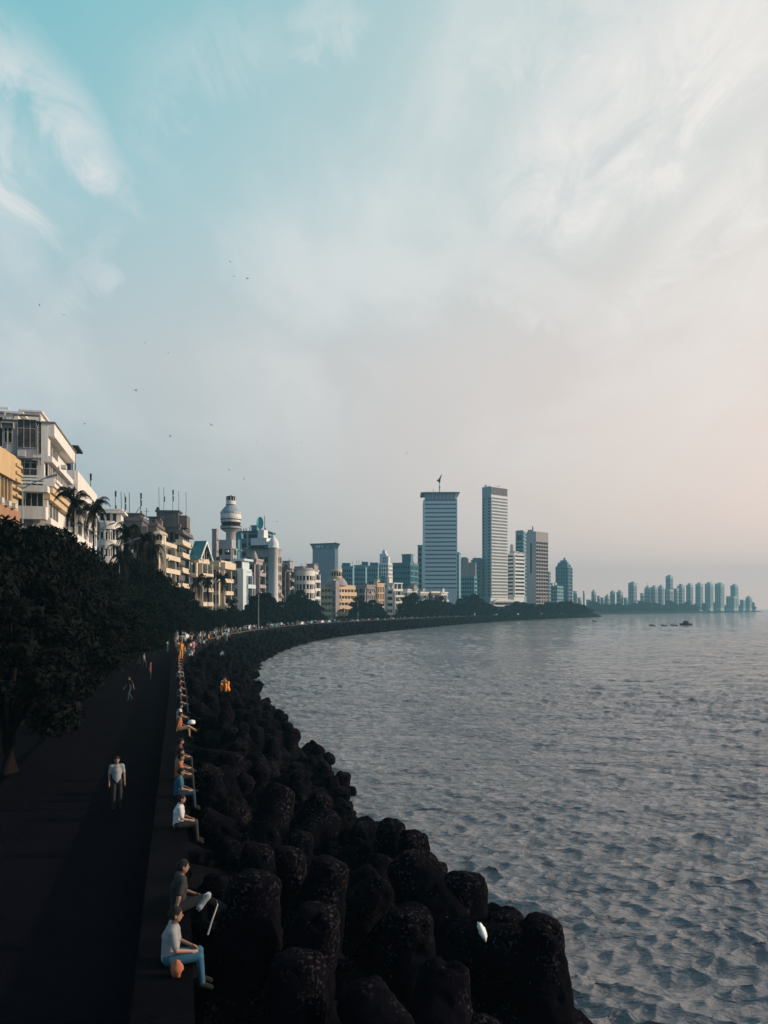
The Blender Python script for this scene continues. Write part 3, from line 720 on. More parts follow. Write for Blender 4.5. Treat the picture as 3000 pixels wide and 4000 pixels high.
# 11 blue-white corner block
b = Bld('apartment_building', 'pale blue and white corner building with stacked curved balconies down to the trees', 'building', 905, 950, 985, 272, 16, 2232, W['bluewhite'])
z = b.z
b.face('front', 4.6, 'balcony', 2, wr=.7, zbot=0.5, a=1.0); b.face('sea', 4.6, 'balcony', 3, wr=.6, zbot=.5, a=.9)
m = MB(); m.box(-1.3, .9, -1.9, .8, 0, b.h+.8); b.part('corner_pier', m, b.mat)
m = MB(); m.box(-b.W, .5, -.6, b.L*.8, b.h, z(2222)); m.box(-b.W+.8, -.6, .6, 6, z(2222), z(2190)); m.box(-b.W-.3, .6, -.4, 7, z(2190), z(2182)); b.part('roof', m, b.mat)
b.win('front', 2.2, z(2218), 2.4, 2.4, d=-.55)
b.done()
b = Bld('apartment_building', 'reddish balconied building squeezed between the blue corner building and domed building', 'building', 975, 1000, 1026, 300, 14, 2190, W['pinkgrey'])
b.face('sea', 4.4, 'balcony', 2, zbot=1); b.face('front', 4.4, 'balcony', 2, zbot=1); m = MB(); m.lathe([(1.3,b.h),(1.3,b.h+1.4),(.8,b.h+2.8),(.1,b.h+4)], (-1.5,2), 12); b.part('roof_cone', m, b.mat); b.parapet(.6); b.done()

# 12 teal-dark block with dish
b = Bld('office_building', 'dark teal block with satellite dish and posts along its roof', 'building', 934, 1040, 1070, 430, 8, 2078, W['teal'])
z = b.z
b.face('front', 5.2, 'strip', 1, hr=.45); b.face('sea', 5.2, 'grid', 2)
m = MB(); 
for x in (-14.5,-10.8,-1): m.box(-x*0+x-.5, x+.5, -.5, 0, 0, b.h)
b.part('pier', m, W['lightgrey'])
m = MB(); m.box(-b.W-.8, 1, -.8, b.L+.5, b.h, b.h+.7); b.part('roof', m, M['metal'])
for x, t in ((-14.8,2058), (-13.2,2062), (-11.8,2062), (-9.6,2056), (-3.2,2058), (-.6,2060), (-5.9,2062)):
    m = MB(); m.tube([(x,.5,b.h+.6),(x,.5,z(t))], [.35,.2], 6); b.part('roof_post', m, M['metal'])
m = MB(); m.tube([(-1.2,1,b.h+.6),(-1.2,1,z(2014))], .28, 6); b.part('antenna', m, M['pole'])
m = MB(); m.box(-9,-6,1,5,b.h+.6,z(2055)); m.box(-9.4,-5.6,.8,5.2,z(2055),z(2050)); b.part('tank_room', m, W['teal'])
d_ = MB(); ring_ = []
for j in range(7):
    t = j/6; ring_.append((1.9*t, .9*t*t))
vs = []; fs = []
for j, (r_, dz) in enumerate(ring_):
    for i in range(24):
        a = 2*math.pi*i/24; vs.append((r_*math.cos(a), -dz, r_*1.9*math.sin(a)))
for j in range(6):
    for i in range(24): fs.append((j*24+i, j*24+(i+1)%24, (j+1)*24+(i+1)%24, (j+1)*24+i))
d_.add(vs, fs, 0, True); d_.tube([(0,0,0),(0,-1.6,0)], .09, 5); d_.tube([(0,.1,0),(0,.8,-3.8)], .25, 6)
o = b.part('satellite_dish', d_, M['dishteal']); o.location = (-4.1, 1.5, z(2043)); o.rotation_euler = (R(-8), 0, R(20))
b.done()
b = Bld('office_building', 'small teal block glimpsed between the round tower and the dish building', 'building', 905, 930, 938, 420, 8, 2104, W['teal'])
b.face('front', 5, 'strip', 1); b.parapet(.5); b.clutter(2); b.done()

# 13 domed hotel
b = Bld('domed_hotel', 'tall grey-brown hotel with ribbed facade and pale onion dome on its corner', 'hotel', 962, 1068, 1097, 365, 20, 2146, W['pinkgrey'])
z = b.z; k = 365/F
b.face('front', 4.1, 'grid', 6, ztop=z(2172), zbot=2, wr=.72, hr=.58, proud=.5); b.face('sea', 4.1, 'grid', 4, ztop=z(2172), zbot=2, wr=.62, hr=.62, proud=.5)
m = MB(); m.lathe([(2.2,0),(2.2,z(2143)),(2.8,z(2142)),(2.8,z(2138)),(2.45,z(2136)),(2.55,z(2127)),(2.15,z(2115)),(1.35,z(2105)),(.6,z(2098)),(.2,z(2090)),(.05,z(2082))], (.1,-.1), 28); b.part('dome', m, W['towerwhite'])
m = MB(); m.box(-13,-4.5,1.5,8,b.h,z(2100)); m.box(-9.6,-6.2,2,6,z(2100),z(2066)); m.box(-4.5,-2.2,2,7,b.h,z(2112)); m.box(-13.2,-4.3,1.3,8.2,z(2100),z(2098)); b.part('roof_block', m, W['towerwhite'])
m = MB(); m.box(-13,-.8,-.8,1.2,b.h+.4,b.h+2.2); b.part('terrace', m, W['dark'])
for q in range(4): b.win('front', 5+q*1.9, z(2143), 1.4, 1.6, d=.85)
b.parapet(.5); b.done()
# low wing to its right
b = Bld('apartment_building', 'dim stepped building with small roof rooms between the domed hotel and the round-fronted block', 'building', 1096, 1120, 1142, 385, 26, 2222, W['brown'])
b.face('front', 4.1, 'balcony', 2); b.face('sea', 4.1, 'balcony', 2); b.parapet(.6); b.clutter(4, 1.1, W['lightgrey']); b.done()

# 14 round-fronted block and right wing
b = Bld('apartment_building', 'pale building with round banded corner, right of the dim stepped building', 'building', 1138, 1190, 1212, 392, 26, 2240, W['lightgrey'])
z = b.z; c = (-1.2, 1.8)
for pa, pb in ((2250,2228), (2283,2268), (2317,2302), (2352,2338), (2390,2376)):
    m = MB(); m.lathe([(5.2,z(pa)),(5.3,z(pb))], c, 30); b.part('balcony', m, W['white'])
for pa, pb in ((2268,2250), (2302,2283), (2338,2317), (2376,2352), (2440,2390)):
    m = MB(); m.lathe([(4.6,z(pa)),(4.6,z(pb))], c, 30); b.part('window', m, GL[0])
    m = MB()
    for q in range(9): a = R(-160+q*22); m.box(c[0]+4.65*math.cos(a)-.2, c[0]+4.65*math.cos(a)+.2, c[1]+4.65*math.sin(a)-.2, c[1]+4.65*math.sin(a)+.2, z(pa)+.05, z(pb)-.05)
    b.part('column', m, W['white'])
m = MB(); m.lathe([(5.6,z(2228)),(5.6,z(2226)),(4.2,z(2222)),(4.2,z(2219))], c, 30); b.part('roof', m, W['pinkgrey'])
b.clutter(4, 1.0, W['pinkgrey']); b.done()
b = Bld('apartment_building', 'narrow white balconied block adjoining the round corner, in front of the slab hotel', 'building', 1205, 1222, 1244, 400, 28, 2232, W['white'])
b.face('sea', 4.2, 'balcony', 2, wr=.7); b.face('front', 4.2, 'balcony', 1); b.parapet(.6); b.clutter(2, 1.1, W['pinkgrey']); b.done()

# 15 slab hotel with flared crown
b = Bld('slab_hotel', 'blank grey slab hotel with flared crown and small white rooftop letters', 'hotel', 1221, 1306, 1319, 620, 22, 2143, W['slab'])
z = b.z; Wf = b.W
m = MB(); e = .9
top = [(-Wf-e-.4,-e-.4),(e+.4,-e-.4),(e+.4,b.L+e),(-Wf-e-.4,b.L+e)]; bot = [(-Wf,0),(0,0),(0,b.L),(-Wf,b.L)]
m.add([(x,y,z(2143)+.01) for x,y in bot]+[(x,y,z(2125)) for x,y in top], [(0,1,5,4),(1,2,6,5),(2,3,7,6),(3,0,4,7),(0,3,2,1),(4,5,6,7)]); b.part('crown', m, W['tealpale'])
m = MB(); m.box(-Wf-1.8, 1.8, -1.6, b.L+1, z(2125)+.01, z(2121)); b.part('roof', m, M['metal'])
m = MB(); m.tube([(1.6,-1.2,z(2121)),(1.8,-1.2,z(2119))], .5, 8); b.part('roof_lamp', m, M['metal'])
for i, ch in enumerate('IMHII'):
    cu = bpy.data.curves.new('letter', 'FONT'); cu.body = ch; cu.size = 3.6; cu.extrude = .15; cu.offset = .06
    to = bpy.data.objects.new('t', cu); COL.objects.link(to)
    me = bpy.data.meshes.new_from_object(to.evaluated_get(bpy.context.evaluated_depsgraph_get())); bpy.data.objects.remove(to)
    me.materials.clear(); me.materials.append(M['white'])
    link('letter', me, b.root, (-Wf+3.2+(0,1.1,3.3,5.0,6.0)[i], -1.15, z(2140)), (R(90),0,0))
m = MB(); m.box(-5.6,-4.7,-1.3,-1.0,z(2138),z(2134)); b.part('sign_mark', m, M['white'])
b.fbox('sea', 0, b.L, 0, .3, 0, z(2143)); m = MB(); m.box(.301,.5,.2,b.L-.2,0,z(2144)); b.part('sun_tone_panel', m, W['towerwhite'])  # white sheet added so the narrow sunward face reads bright
for q in range(int((z(2143)-12)/2.9)): b.fbox('front', .003, Wf-.003, 0, .12, 10+q*2.9, 10.9+q*2.9)
b.done()

# 16 golden art-deco block with stepped crown
b = Bld('art_deco_building', 'golden art deco corner building with curved balcony tiers and louvred round crown', 'building', 1241, 1312, 1383, 430, 44, 2287, W['artdeco'])
z = b.z
tiers = [(2299,2287),(2325,2314),(2351,2340),(2377,2366),(2402,2392),(2422,2414)]
def arc_band(z0, z1, r, mat, name):
    p = MB(); n = 10; poly = []
    rr = 3.2
    poly = [(-b.W-r, -r)]
    poly += [(-rr+(rr+r)*math.cos(t), rr-(rr+r)*math.sin(-t)-0) for t in []]
    for q in range(n+1):
        t = R(-90+90*q/n); poly.append((-rr+(rr+r)*math.cos(t), rr+(rr+r)*math.sin(t)))
    poly += [(r, b.L+r), (-b.W-r, b.L+r)]
    p.prism(poly, z0, z1); return b.part(name, p, mat)
b.wall = MB(); b.wall.box(-b.W, -.9, .9, b.L, 0, b.h, 1)  # core in the painted shade colour, so the bands stand out
for i, (pa, pb) in enumerate(tiers): arc_band(z(pa+2.5), z(pb-1.5), 1.1 if i else .6, b.mat, 'balcony')
for i in range(5): 
    for side, ln in (('front', b.W), ('sea', b.L)):
        n = 5
        for q in range(n): b.win(side, 1.8+(ln-2.2)*(q+.5)/n, z(tiers[i+1][1])+.02, 1.7, z(tiers[i][0])-z(tiers[i+1][1])-.3, d=-.85)
        for q in range(n+1):
            s0 = 1.6+(ln-2)*q/n; m = MB(); b.fbox(side, s0-.25, s0+.25, -.9, .3, z(tiers[i+1][1]), z(tiers[i][0]))
m = MB(); m.box(-1.2, 1.7, -1.7, 1.2, z(2412), z(2268)); b.part('corner_pier', m, W['pinkgrey'])
for q in (1,2,3,4,5): b.win('front', -.3, z(2300+q*23), .9, 2.2, d=1.72)
m = MB(); m.lathe([(6.4,z(2287)),(6.2,z(2278)),(5.2,z(2266)),(4.2,z(2258))], (-4.2,4.2), 32); b.part('domed_roof', m, W['pinkgrey'])
m = MB(); m.lathe([(3.0,z(2268)),(3.0,z(2256)),(3.3,z(2255)),(3.3,z(2252)),(2.7,z(2251)),(2.9,z(2232)),(3.3,z(2230)),(3.3,z(2224)),(2.2,z(2222))], (-4.2,4.2), 32); b.part('crown', m, b.mat)
for q in range(7):
    a = R(-150+q*30); mm = MB(); mm.box(-.1,.1,-.45,.45,z(2249),z(2234)); o = b.part('window', mm, GL[0]); o.location = (-4.2+2.85*math.cos(a), 4.2+2.85*math.sin(a), 0); o.rotation_euler = (0,0,a)
m = MB(); m.box(-2.6,-1.0,-.6,1,z(2287),z(2262)); b.part('dormer', m, b.mat)
for q in range(3): b.win('front', 1.2+q*.5, z(2278), .3, 1.6, d=.62, near=False)
m = MB(); m.box(-4.2, -.6, b.L-6, b.L-.3, z(2287), z(2283)); b.part('roof', m, W['roof']); b.clutter(3); b.done()

# 17 far teal slabs
for nm, lb, a, c_, r_, D, th, top, cols in (
 ('office_building', 'long teal block with ragged rooftop, left piece behind the golden art deco building', 1336, 1378, 1384, 720, 6, 2218, 5),
 ('office_building', 'teal block with pale vertical piers, middle of the ragged far row', 1384, 1428, 1434, 735, 6, 2214, 5),
 ('office_building', 'teal block of the ragged far row, beside the stepped white tower', 1432, 1476, 1482, 750, 6, 2216, 5)):
    b = Bld(nm, lb, 'building', a, c_, r_, D, th, top, W['tealpale'], 'far teal office blocks')
    b.face('front', 4.5, 'grid', cols, zbot=14, wr=.6, hr=.6, proud=.7); b.parapet(1.5); b.clutter(5, 1.3, W['teal']); b.done()
b = Bld('lower_building', 'low pale teal block in front of the ragged far row', 'building', 1440, 1500, 1508, 700, 8, 2265, W['tealpale'])
b.face('front', 4.5, 'grid', 6, zbot=10); b.parapet(1); b.clutter(3, 1, W['teal']); b.done()
# 18 stepped white tower
b = Bld('stepped_tower', 'pale stepped tower with pyramid of setbacks rising to a small cap', 'tower', 1480, 1516, 1532, 760, 22, 2200, W['towerwhite'])
z = b.z
b.face('front', 4.2, 'grid', 4, zbot=18, wr=.55); b.face('sea', 4.2, 'grid', 4, zbot=18, wr=.55)
m = MB(); m.box(-b.W+.5,-2.2,.8,6,b.h,z(2162)); m.box(-6.8,-3.6,1.4,5,z(2162),z(2150)); m.box(-6.2,-4.4,2,4,z(2150),z(2146)); m.box(-2.1,.2,.5,5,b.h,z(2176)); m.lathe([(1.2,z(2176)),(1.2,z(2172)),(.2,z(2168))], (-1,2.5), 10); b.part('setback', m, b.mat)
for q in range(4): b.win('front', 3.2+1.3*(q%2)*1.6, z(2196-12*(q//2)), 1.2, 1.8, d=-.75)
b.done()
# 19 teal block with penthouse
b = Bld('office_building', 'dark teal office building with square penthouse, left of the banded tower', 'building', 1534, 1602, 1634, 660, 22, 2202, W['teal'])
z = b.z
b.face('front', 4.6, 'grid', 7, zbot=14, wr=.5, hr=.35, proud=.12); b.face('sea', 4.6, 'grid', 6, zbot=14, wr=.6, hr=.7, proud=.4)
m = MB(); m.box(-8.6,-.4,3,9,b.h,z(2168)); b.part('penthouse', m, b.mat); m = MB(); m.box(-9,0,2.7,9.3,z(2168),z(2163)); b.part('roof', m, W['roof'])
m = MB(); m.lathe([(1.6,b.h),(1.6,b.h+1),(.9,b.h+2.2),(.1,b.h+2.7)], (-.2,b.L*.4), 14); b.part('roof_dome', m, W['lightgrey'])
b.parapet(.9, .3, W['roof']); b.done()
b = Bld('narrow_tower', 'narrow teal tower with stacked balconies directly left of the banded tower', 'tower', 1632, 1650, 1662, 690, 16, 2132, W['tealpale'])
b.face('front', 4.6, 'balcony', 1, zbot=14); b.face('sea', 4.6, 'strip', 1, zbot=14); b.parapet(.6); b.done()

# 21-23 low seafront blocks
b = Bld('apartment_building', 'brownish balconied block behind roadside trees, right of the golden building', 'building', 1392, 1432, 1464, 480, 46, 2290, W['pinkgrey'])
b.face('front', 4.1, 'balcony', 3); b.face('sea', 4.1, 'grid', 4, wr=.5); b.parapet(.8); b.clutter(4, 1, W['brown']); b.done()
b = Bld('apartment_building', 'slim salmon block with vertical ribs beside the black and white striped block', 'building', 1462, 1474, 1500, 490, 46, 2284, W['artdeco'])
b.face('front', 4.1, 'grid', 2); b.face('sea', 4.1, 'grid', 4, wr=.6, hr=.8); b.parapet(.8); b.clutter(3, 1, W['cream']); b.done()
b = Bld('striped_building', 'white building with bold black horizontal stripes and open roof frame', 'building', 1498, 1538, 1574, 500, 46, 2300, W['white'])
z = b.z
b.face('front', 4.0, 'strip', 1, hr=.5, proud=.7, b=b.W*.62, zbot=2); b.face('sea', 4.0, 'balcony', 3, zbot=2, wr=.9)
m = MB(); m.box(-b.W,-b.W*.66,-.8,.0,2,b.h); b.part('stair_shaft', m, W['bluewhite'])
m = MB()
for x in (-b.W+.4,-b.W*.5,-.6): m.box(x-.3,x+.3,.2,.8,b.h,z(2280)); m.box(x-.3,x+.3,b.L-1,b.L-.4,b.h,z(2280))
m.box(-b.W,0,0,b.L,z(2280),z(2276)); b.part('roof_frame', m, b.mat)
m = MB(); m.box(-b.W+1,-b.W+3.4,2,5,z(2276),z(2258)); b.part('tank_room', m, b.mat); b.done()
b = Bld('apartment_building', 'pale block whose roof sheds show over the trees right of the striped building', 'building', 1574, 1592, 1630, 520, 46, 2306, W['white'])
b.face('sea', 4.1, 'balcony', 3); b.face('front', 4.1, 'grid', 2); b.parapet(.8); b.clutter(4, 1.1, W['pinkgrey']); b.done()
for i, (a, c_, r_, D, top, lb) in enumerate(((1628,1642,1672,545,2318,'small shaded villa with white cornice in front of the banded tower base'), (1668,1684,1716,560,2316,'low shaded building among trees left below the banded tower'), (1712,1724,1748,575,2318,'white-topped low building among trees right below the banded tower'))):
    b = Bld('seafront_villa', lb, 'building', a, c_, r_, D, 46, top, (W['lightgrey'], W['brown'], W['white'])[i], 'low seafront buildings')
    b.face('sea', 4, 'balcony', 3); b.face('front', 4, 'grid', 2); b.parapet(1, .5, W['white']); b.clutter(2); b.done()

# 24 banded tower
b = Bld('banded_office_tower', 'tall office tower with white bands, thin dark window strips and dark flat crown', 'tower', 1654, 1786, 1789, 620, 1.5, 1951, W['airwhite'])
z = b.z; Wf = b.W
b.L = 26; b.wall = MB(); b.wall.box(-Wf, 0, 0, 26, 0, b.h)
nF = 22; fh = (b.h-z(2310))/nF
for q in range(nF):
    z0 = z(2310)+q*fh
    b.fbox('front', .55, Wf-1.2, 0, .45, z0, z0+fh*.36); b.fbox('front', .553, Wf-1.203, 0, .30, z0+fh*.36, z0+fh*.66)
    b.win('front', Wf/2-.3, z0+fh*.66, Wf-2.2, fh*.34, gi=0)
    b.win('sea', 13, z0+fh*.6, 22, fh*.3, gi=1)
b.fbox('front', Wf-1.2, Wf, 0, .5, 0, b.h); b.fbox('front', 0, .55, 0, .5, 0, b.h)
m = MB()
for q in range(40): m.box(-Wf+1.3+q*(Wf-2)/40, -Wf+1.42+q*(Wf-2)/40, -.3, -.05, z(2310), b.h)
b.part('mullion', m, b.mat)
m = MB(); m.box(-Wf+1.6, -1.6, 1.5, 24, b.h, z(1925)); b.part('crown', m, W['slab'])
m = MB()
for q in range(9): x = -Wf+1.2+q*(Wf-2.4)/8; m.box(x-.12, x+.12, .6, .9, b.h, z(1925))
for q in range(6): m.box(-.5,-.2,.6+q*4.6,.9+q*4.6,b.h,z(1925))
b.part('crown_post', m, W['airwhite'])
m = MB(); vs = []
ov = 1.4
m.add([(-Wf-ov,-1.4,z(1925)),(ov,-1.4,z(1925)),(ov,27,z(1925)),(-Wf-ov,27,z(1925)),(-Wf-ov-.8,-1.8,z(1923.5)),(ov+.8,-1.8,z(1923.5)),(ov+.8,27.5,z(1923.5)),(-Wf-ov-.8,27.5,z(1923.5)),(-Wf+2,1,z(1920)),(-2,1,z(1920)),(-2,24,z(1920)),(-Wf+2,24,z(1920))],
      [(0,3,2,1),(0,1,5,4),(1,2,6,5),(2,3,7,6),(3,0,4,7),(4,5,9,8),(5,6,10,9),(6,7,11,10),(7,4,8,11),(8,9,10,11)]); b.part('roof', m, W['slab'])
# the winged emblem on its pole
cx_ = xof(1719,620)-b.root.location.x
m = MB(); m.tube([(cx_,5,z(1921)),(cx_,5,z(1880))], [.65,.3], 8); m.lathe([(.9,z(1900)),(.9,z(1897))], (cx_,5), 10); b.part('emblem_pole', m, M['pole'])
sc_ = 620/F
pts = [(1727,1848),(1725,1858),(1722,1868),(1722,1874),(1720,1881),(1717,1884),(1714,1878),(1708,1873),(1706,1871),(1713,1869),(1718,1862),(1723,1852)]
m = MB(); poly = [((px-1719)*sc_+cx_, z(py)) for px, py in pts]; n = len(poly)
m.add([(x,4.6,zz) for x,zz in poly]+[(x,5.4,zz) for x,zz in poly], [tuple(range(n)), tuple(range(n,2*n))[::-1]]+[(i,n+i,n+(i+1)%n,(i+1)%n) for i in range(n)]); b.part('rooftop_emblem', m, M['metal'])
m = MB(); m.tube([(xof(1693,620)-b.root.location.x,4,z(1921)),(xof(1693,620)-b.root.location.x,4,z(1907))], .15, 5); b.part('antenna', m, M['metal'])
b.done()
# pair behind
b = Bld('side_wing', 'slim pale slab edge showing behind the right side of the banded tower', 'building', 1780, 1793, 1800, 700, 10, 2160, W['tealpale'])
b.face('front', 4, 'strip', 1, zbot=14); b.parapet(.5); b.done()
b = Bld('office_building', 'dusky teal building with rooftop sheds between the two tall towers', 'building', 1796, 1852, 1870, 760, 14, 2252, W['tealpale'])
z = b.z; b.face('front', 4.4, 'grid', 6, zbot=8); b.face('sea', 4.4, 'grid', 2, zbot=8)
m = MB(); m.box(-13.5,-6,2,8,b.h,z(2180)); m.lathe([(3.6,z(2180)),(3.4,z(2176)),(1.5,z(2174))], (-10,5), 14); m.box(-6,1,4,9,b.h,z(2196)); b.part('rooftop_block', m, W['pinkgrey']); b.clutter(4, 1.4, W['white']); b.parapet(.8); b.done()
b = Bld('office_building', 'plain dark teal block left of the white grid tower', 'building', 1840, 1876, 1892, 780, 12, 2190, W['teal'])
m = MB(); m.box(-8,0,2,8,b.h,b.h+3); b.part('roof_block', m, b.mat); b.face('front', 4.4, 'plain', 4, zbot=10, hr=.4); b.parapet(.6); b.clutter(3, 1.2, W['pinkgrey']); b.done()

# 26 hotel tower
b = Bld('hotel_tower', 'tallest hotel tower with teal-grey side and sunlit white grid of balconies', 'tower', 1884, 1917, 1981, 780, 52, 1902, W['towerwhite'])
z = b.z; nF = 31; z0b = z(2332); top = z(1942); fh = (top-z0b)/nF
b.wall = MB(); b.wall.box(-b.W, 0, 0, b.L, 0, b.h)
side = MB(); side.box(-b.W, -.003, -.3, -.002, 0, b.h); b.part('side_wall', side, W['towerdark'])  # darker sheet paints the unlit side
for q in range(nF):
    zz = z0b+q*fh
    b.fbox('sea', .3, b.L-.3, 0, 1.1, zz, zz+fh*.42)
    b.win('sea', b.L/2, zz+fh*.42, b.L-.8, fh*.56, d=.15, gi=0, near=False)
    for c in (b.W*.1+.9, b.W-b.W*.1-.9): b.win('front', c, zz+fh*.4, b.W*.2, fh*.5, d=.33, gi=0, near=False)
m = MB()
for q in range(15): y = .35+q*(b.L-.7)/14; m.box(.22, .9, y-.18, y+.18, z0b, top)
b.part('fin', m, b.mat)
b.fbox('sea', .1, b.L-.1, 0, .5, top+.1, z(1932))
m = MB()
for q in range(26): y = .2+q*(b.L-.4)/25; m.box(.02, .5, y-.14, y+.14, z(1931.5), b.h)
b.part('crown_fin', m, W['mauve'])
m = MB(); m.box(-b.W-.2, .7, -.5, b.L+.2, b.h, b.h+1); b.part('roof', m, b.mat); b.clutter(3, .9)
b.done()
b = Bld('hotel_podium', 'low white podium hall with angled roofs at the foot of the tallest hotel tower', 'building', 1918, 1930, 2016, 745, 62, 2350, W['white'])
m = MB(); m.add([(1,-1,b.h),(1,b.L+1,b.h),(-b.W-1,b.L+1,b.h),(-b.W-1,-1,b.h),(-2,b.L*.3,b.h+3.2),(-2,b.L*.9,b.h+1.8)], [(0,3,2,1),(0,1,5,4),(1,2,5),(2,3,4,5),(3,0,4)]); b.part('roof', m, b.mat)
b.face('sea', 3.5, 'strip', 1, ztop=b.h-1, zbot=1); b.done()
b = Bld('hotel_tower', 'medium tower with bright white horizontal balcony stripes, right of the tallest hotel tower', 'tower', 1983, 2008, 2047, 800, 48, 2164, W['towerwhite'])
b.face('sea', 4.1, 'strip', 1, zbot=b.z(2330), hr=.5, proud=1.1); b.face('front', 4.1, 'strip', 1, zbot=b.z(2330), hr=.5, proud=.6)
m = MB(); m.box(-b.W*.8,-.5,1,9,b.h,b.h+3.2); m.lathe([(2,b.h),(2,b.z(2128)),(1,b.z(2124))], (-b.W+2.5,4), 14); m.box(-3,0,b.L*.5,b.L*.9,b.h,b.h+2.4); b.part('roof_block', m, W['lightgrey']); b.parapet(.5); b.done()
b = Bld('office_tower', 'teal and pale tower half hidden behind the mauve tower', 'tower', 2014, 2044, 2055, 930, 20, 2076, W['tealpale'])
b.face('front', 4.4, 'strip', 1, zbot=20, ztop=b.z(2120), hr=.45); b.win('front', b.W*.5, b.z(2112), b.W*.6, b.z(2090)-b.z(2112), gi=1, near=False); b.face('sea', 4.4, 'strip', 1, zbot=20)
m = MB(); m.box(-b.W+1,-1,1,b.L-1,b.h,b.h+1.6); b.part('roof', m, W['roof']); b.parapet(.4); b.done()
b = Bld('office_tower', 'mauve office tower with blank grey side and gridded balcony front', 'tower', 2057, 2090, 2138, 820, 48, 2076, W['mauve'])
z = b.z
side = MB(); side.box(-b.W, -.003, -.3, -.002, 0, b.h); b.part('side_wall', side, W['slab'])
nF = 17; z0b = z(2360); top = z(2116); fh = (top-z0b)/nF
for q in range(nF):
    zz = z0b+q*fh; b.fbox('sea', .1, b.L-.1, 0, 1.0, zz, zz+fh*.38)
    for c in range(5): b.win('sea', b.L*(c+.5)/5, zz+fh*.38, b.L/5-.5, fh*.6, d=.1, gi=random.choice((0,1)), near=False) if q > 1 or c < 2 else None
m = MB()
for c in range(6): y = b.L*c/5; m.box(.1, 1.15, max(.0,y-.25), min(b.L,y+.25), z0b, top)
b.part('pier', m, b.mat)
b.fbox('sea', 0, b.L, 0, 1.2, top, b.h); m = MB(); m.box(-b.W*.9,-b.W*.5,.4,5,b.h,b.h+2.4); m.tube([(-b.W*.4,2,b.h),(-b.W*.4,2,b.h+6)], .8, 8); b.part('roof_block', m, W['slab'])
b.win('front', b.W*.45, z(2240), b.W*.2, z(2120)-z(2240), d=.32, gi=1, near=False); b.done()
b = Bld('office_building', 'small pale block behind the right edge of the mauve tower', 'building', 2136, 2144, 2150, 980, 40, 2232, W['lightgrey'])
b.face('front', 4.4, 'strip', 1); b.face('sea', 4.4, 'strip', 1); b.done()
b = Bld('apartment_building', 'lower teal block between the mauve tower and the round-cornered tower', 'building', 2142, 2176, 2200, 1000, 30, 2290, W['tealpale'])
b.face('front', 4.6, 'grid', 5, zbot=6); b.face('sea', 4.6, 'grid', 4, zbot=6); b.parapet(.6); b.clutter(4, 1.3, W['white']); b.done()
b = Bld('apartment_tower', 'tall teal apartment tower with tapered rooftop, last tower before the far skyline', 'tower', 2170, 2216, 2233, 1060, 28, 2212, W['teal'])
z = b.z
b.face('front', 4.8, 'grid', 5, zbot=10, wr=.5, hr=.6); b.face('sea', 4.8, 'balcony', 2, zbot=10)
m = MB(); m.box(-b.W+3,0,1,8,b.h,z(2196)); m.box(-b.W+6,-2,2,8,z(2196),z(2188)); m.tube([(-5,4,z(2188)),(-5,4,z(2178))], 1.4, 8); b.part('roof_block', m, b.mat); b.clutter(4, 1.6, W['tealpale']); b.done()
